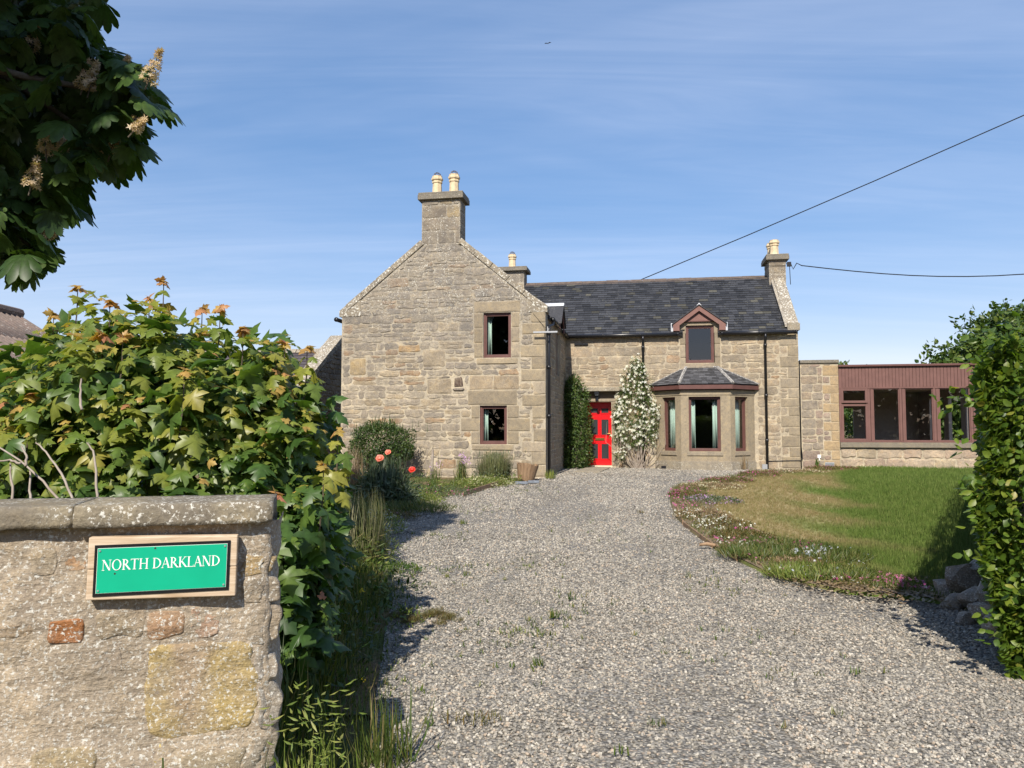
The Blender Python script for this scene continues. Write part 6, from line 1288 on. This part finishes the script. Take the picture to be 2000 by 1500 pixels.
for px, py, yy, lab in ((707, 1155, 6.2, 'yellow flowered weed under the sycamore leaves'), (704, 1322, 4.9, 'yellow flower among the grass by the gravel'), (318, 1480, 2.62, 'tiny yellow flowered weed at the base of the wall')):
    q = at_y(px, py, yy); e = plant('yellow_weed', (q.x, q.y, 0), lab, 'flower', 0, 'yellow flowered weeds'); m = MB().tube([(0, 0, -.02), (.01, 0, q.z*.6), (0, 0, q.z)], .003, 4); m.build('stalk', M['mid'], e, tint=np.tile([.5, 0, 0], (len(m.V), 1)))
    P = np.array([0, 0, q.z])+RNG.normal(0, .02, (5, 3)); V, F, T = cloud_arrays(STAR, P, unit(rnd_dir(5)), unit(rnd_dir(5)*.3+[0, -.6, .7]), np.full(5, .026 if yy > 3 else .014), RNG.random(5)); mesh_obj('flower', V, F, M['yellow'], e, T); add_blades('leaves', disc(14, (0, 0, q.z*.3), .02, .02, lambda x, y: 0), (.05, .12), M['mid'], e, .9, .14)
# timber edgings, stick, dead leaves
def edging(a, b, lab, h=.045, g='timber edging boards of the flower borders'):
    A, B = at_g(*a), at_g(*b); d = (B-A); L = d.length; o = MB().box(0, L, -.011, .011, -.04, h).build('edging_board', M['plank'], None, bevel=.004); o.location = A; o.rotation_euler = (0, -math.asin((B.z-A.z)/L), math.atan2(d.y, d.x)); tag(o, lab, 'edging board', g)
edging((1320, 990), (1334, 1025), 'edging board at the left tip of the lawn border'); edging((1335, 1027), (1392, 1070), 'curving edging board by the white candytuft'); edging((1394, 1071), (1440, 1096), 'edging board beside the loose stick'); edging((1478, 1108), (1522, 1130), 'edging board under the green thrift')
edging((905, 970), (985, 944), 'brown edging board of the left bed by the thyme', .08); edging((1460, 1040), (1565, 1085), 'pale edging board between border plants and lawn', .075)
s0, s1 = at_g(1366, 1072), at_g(1398, 1074); o = MB().tube([s0+Vector((0, 0, .03)), s0.lerp(s1, .5)+Vector((0, .02, .045)), s1+Vector((0, 0, .035))], [.018, .024, .02], 7).build('loose_stick', M['plank'], None, smooth=True); tag(o, 'short brown stick lying on the gravel by the border edging', 'stick')
n = 1100; tt_ = RNG.random(n)*3; c = np.column_stack([np.interp(tt_, [0, 1, 2, 3], [2.9, 3.2, 3.75, 4.2]), np.interp(tt_, [0, 1, 2, 3], [7.6, 7.2, 6.98, 6.4])])+RNG.normal(0, .17, (n, 2)); p3 = np.column_stack([c, [gz(*q)+.062+.02*RNG.random() for q in c]]); o = cloud('dead_leaves', BEECH, p3, unit(rnd_dir(n)*[1, 1, .15]), unit(rnd_dir(n)*.35+[0, 0, 1]), RNG.uniform(.025, .055, n), RNG.random(n), M['straw'], None); o['kind'] = 'stuff'
# ------------------------------------------------------------------ sheds, trees, wires
SH = tag(empty('corrugated_shed', (-9.2, 12.5, 0)), 'old shed with brown corrugated roof behind the sycamore bush', 'shed')
def corr(u0, u1, z0, z1, x0, x1, name):
    V = []; F = []; n = int((u1-u0)/.02)
    for i in range(n+1):
        y = u0+(u1-u0)*i/n; d = .022*math.sin(y*2*math.pi/.146); V += [(x0, y, z0+d), ((x0+x1)/2, y, (z0+z1)/2+d), (x1, y, z1+d)]
    for i in range(n): F += [(3*i, 3*i+1, 3*i+4, 3*i+3), (3*i+1, 3*i+2, 3*i+5, 3*i+4)]
    o = mesh_obj(name, V, F, M['corr'], SH, smooth=True); md = o.modifiers.new('thick', 'SOLIDIFY'); md.thickness = .012
for k in range(5): corr(-2.9+k*.92, -1.95+k*.92, 3.69, 3.02, .02, 1.1, 'roof_sheet'); corr(-2.9+k*.92, -1.95+k*.92, 3.07, 2.33, 1.02, 2.3, 'roof_sheet')
MB().tube([(0, -3, 3.72), (0, 1.75, 3.72)], .10, 8).build('ridge_cap', M['corr'], SH); corr(-2.9, 1.7, 3.69, 2.33, -.02, -2.3, 'roof_sheet')
m = MB().box(-2.1, 2.1, -2.8, 1.6, 0, 2.35); m.prism([(-2.1, 2.35), (2.1, 2.35), (0, 3.6)], -2.8, 1.6, fwv); m.build('shed_wall', M['rusty'], SH)
BN = tag(empty('stone_barn', HO, -PHI), 'old rubble stone barn with slate roof behind the gable wall', 'barn'); BS = -8.0
m = MB(); m.prism([(2.1, .05), (7.5, .05), (7.5, 3.0), (5.55, 4.70), (2.1, 2.62)], BS-.5, BS, lambda u, v, w: (w, u, v)); m.box(BS-9, BS-.5, 2.1, 2.55, .05, 2.62); m.box(BS-9, BS-.5, 7.05, 7.5, .05, 2.9); bw_ = m.build('barn_wall', M['mortar_up'], BN); it = []
for p in courses(2.12, 7.4, .3, 4.7, (), [(-.604, 1, 2.62-.604*2.1-.12)], (.10, .24), (.2, .5), .03):
    k = random.uniform(.6, 1.15); it.append((*stone_geo(p, sd(BS), random.uniform(.01, .04), .02, (.24*k, .20*k, .16*k)), area(p)))
emit(it, 'stone', M['rubble_up'], bw_, 60, bw_, 'small_stones')
skew_row((2.0, 2.68), (5.6, 4.88), BS-.45, BS+.04, 5, .16, 'skew', 'skew', BN, lambda u, v, w: (w, u, v))
m = MB(); m.prism([(2.0, 2.56), (4.75, 4.22), (7.6, 2.6), (7.6, 2.5), (4.75, 4.1), (2.0, 2.46)], BS-9, BS-.45, lambda u, v, w: (w, u, v), (.05, .045, .05)); br = m.build('barn_roof', M['slate'], BN); bl_ = math.hypot(2.75, 1.66); cb_, sb_ = 2.75/bl_, 1.66/bl_
it = slate_items(lambda u, v, n: (u, 2.0+v*cb_-n*sb_, 2.56+v*sb_+n*cb_), [(BS-5, 0), (BS-.46, 0), (BS-.46, bl_), (BS-5, bl_)], .22, .3, lambda r: (lambda k: (.075*k, .062*k, .064*k))(r.uniform(.8, 1.4))); emit(it, 'slate', M['slate'], br, 40, br, 'small_slates')
for i in range(12): m = MB(); m.prism([(4.6, 4.18), (4.75, 4.32), (4.9, 4.18), (4.75, 4.24)], BS-.45-.42*(i+1), BS-.47-.42*i, lambda u, v, w: (w, u, v)); m.build('ridge_tile', M['skew2'], br)
def tree(name, loc, label, ells, n, size, mat, trunk):
    e = plant(name, loc, label, 'tree'); foliage('crown', ells, n, size, mat, e, BEECH, .35, .3, 1.0, .4, 4.5)['kind'] = 'stuff'; MB().tube([(0, 0, -.2), (.1, 0, trunk*.5), (0, 0, trunk), (.2, 0, trunk*1.6)], [.35, .28, .2, .08], 9).build('trunk', M['bark'], e, smooth=True)
    for k in range(6): a = k*1.05; MB().tube([(0, 0, trunk*.8), (math.cos(a)*1.2, math.sin(a)*1.2, trunk*1.3), (math.cos(a)*2.2, math.sin(a)*2.2, trunk*1.7)], [.13, .08, .02], 6).build('limb', M['bark'], e, smooth=True)
    return e
tree('broadleaf_tree', (24.2, 36, .3), 'large bushy green tree rising behind the sunroom and hedge', [(0, 0, 4.3, 2.9, 2.6, 2.6), (-2.2, -.3, 3.3, 2.6, 2.0, 1.9), (-3.2, 0, 2.5, 2.0, 1.6, 1.6), (2.4, 0, 4.4, 2.8, 2.4, 2.4), (0, 0, 2.4, 3.5, 2.5, 2.0)], 34000, (.18, .32), M['mid'], 2.5)
tree('distant_tree', (20.3, 46, .3), 'top of a small distant tree showing over the stone parapet', [(-.5, 0, 4.2, .7, .8, 1.0), (.6, 0, 3.9, .9, .8, .9), (0, 0, 2.5, 1.3, 1, 1.2)], 4500, (.14, .26), M['mid'], 2.0)
GB = plant('garden_bush', tuple(hw(10.0, 12.2, .3)), 'green bush growing behind the sunroom', 'bush'); foliage('foliage', [(0, 0, 1.2, 1.6, 1.0, 1.3), (2.6, .5, 1.4, 1.5, 1.0, 1.5)], 3000, (.10, .2), M['mid'], GB, BEECH, .4)['kind'] = 'stuff'
n = 11000; P = np.column_stack([RNG.uniform(-60, 60, n), RNG.uniform(-34, -27, n), RNG.random(n)**.8]); P[:, 2] *= np.array([7.0+2.2*noise.noise(Vector((x*.12, 0, 5)))+1.2*noise.noise(Vector((x*.5, 0, 9))) for x in P[:, 0]]); o = cloud('distant_wood', BEECH, P, unit(rnd_dir(n)), unit(rnd_dir(n)*.6+[0, 0, 1]), RNG.uniform(.9, 1.6, n), RNG.random(n)*.5, M['dark'], None); o['kind'] = 'stuff'
def wire(pts, r, lab):
    P = [Vector(p) for p in pts]; c = P[0]; tag(MB().tube([p-c for p in P], r, 6).build('overhead_wire', M['black'], None), lab, 'wire', 'overhead wires').location = c
a = hw(7.55, 7.3, 7.2); b = at_y(2000, 505, 24.6); ext = b+(b-a)*.6; wire([a, a+Vector((.05, -.05, -.18)), a+Vector((.16, -.1, .02))]+[a.lerp(ext, t)-Vector((0, 0, .55*math.sin(t*math.pi))) for t in np.linspace(.03, 1, 14)], .017, 'thick black wire running level from the right chimney')
a = at_y(1250, 547, 34); b = at_y(2000, 225, 27); wire([a+(a-b)*.35, a, a.lerp(b, .33)-Vector((0, 0, .06)), a.lerp(b, .66)-Vector((0, 0, .06)), b, b+(b-a)*.3], .02, 'thin wire slanting up to the right above the slate roof')
BD = at_y(1070, 85, 60); m = MB().tube([(-.13, 0, 0), (0, 0, .01), (.15, 0, .02)], [.02, .045, .015], 6); m.add([(-.02, 0, .02), (.06, 0, .03), (-.12, -.25, .10), (.0, -.5, .06), (-.12, .25, .10), (.0, .5, .06), (-.3, .05, .09), (.26, .0, .10)], [(0, 1, 2), (2, 1, 3), (0, 4, 1), (4, 5, 1), (0, 6, 1)])
o = m.build('bird', M['bark'], None); o.location = BD; o.rotation_euler = (0, R(10), R(70)); o.scale = (.6, .6, .6); tag(o, 'small dark bird flying high in the blue sky', 'bird')

for o in SC.objects:
    if o.parent and o.name.split('.')[0] in ('stems', 'twigs', 'upright_shoots', 'tendrils', 'flower_heads', 'seed_heads', 'dry_stems', 'flowers', 'low_leaves', 'low_sprig', 'whorls', 'flower_head'): o['kind'] = 'stuff'
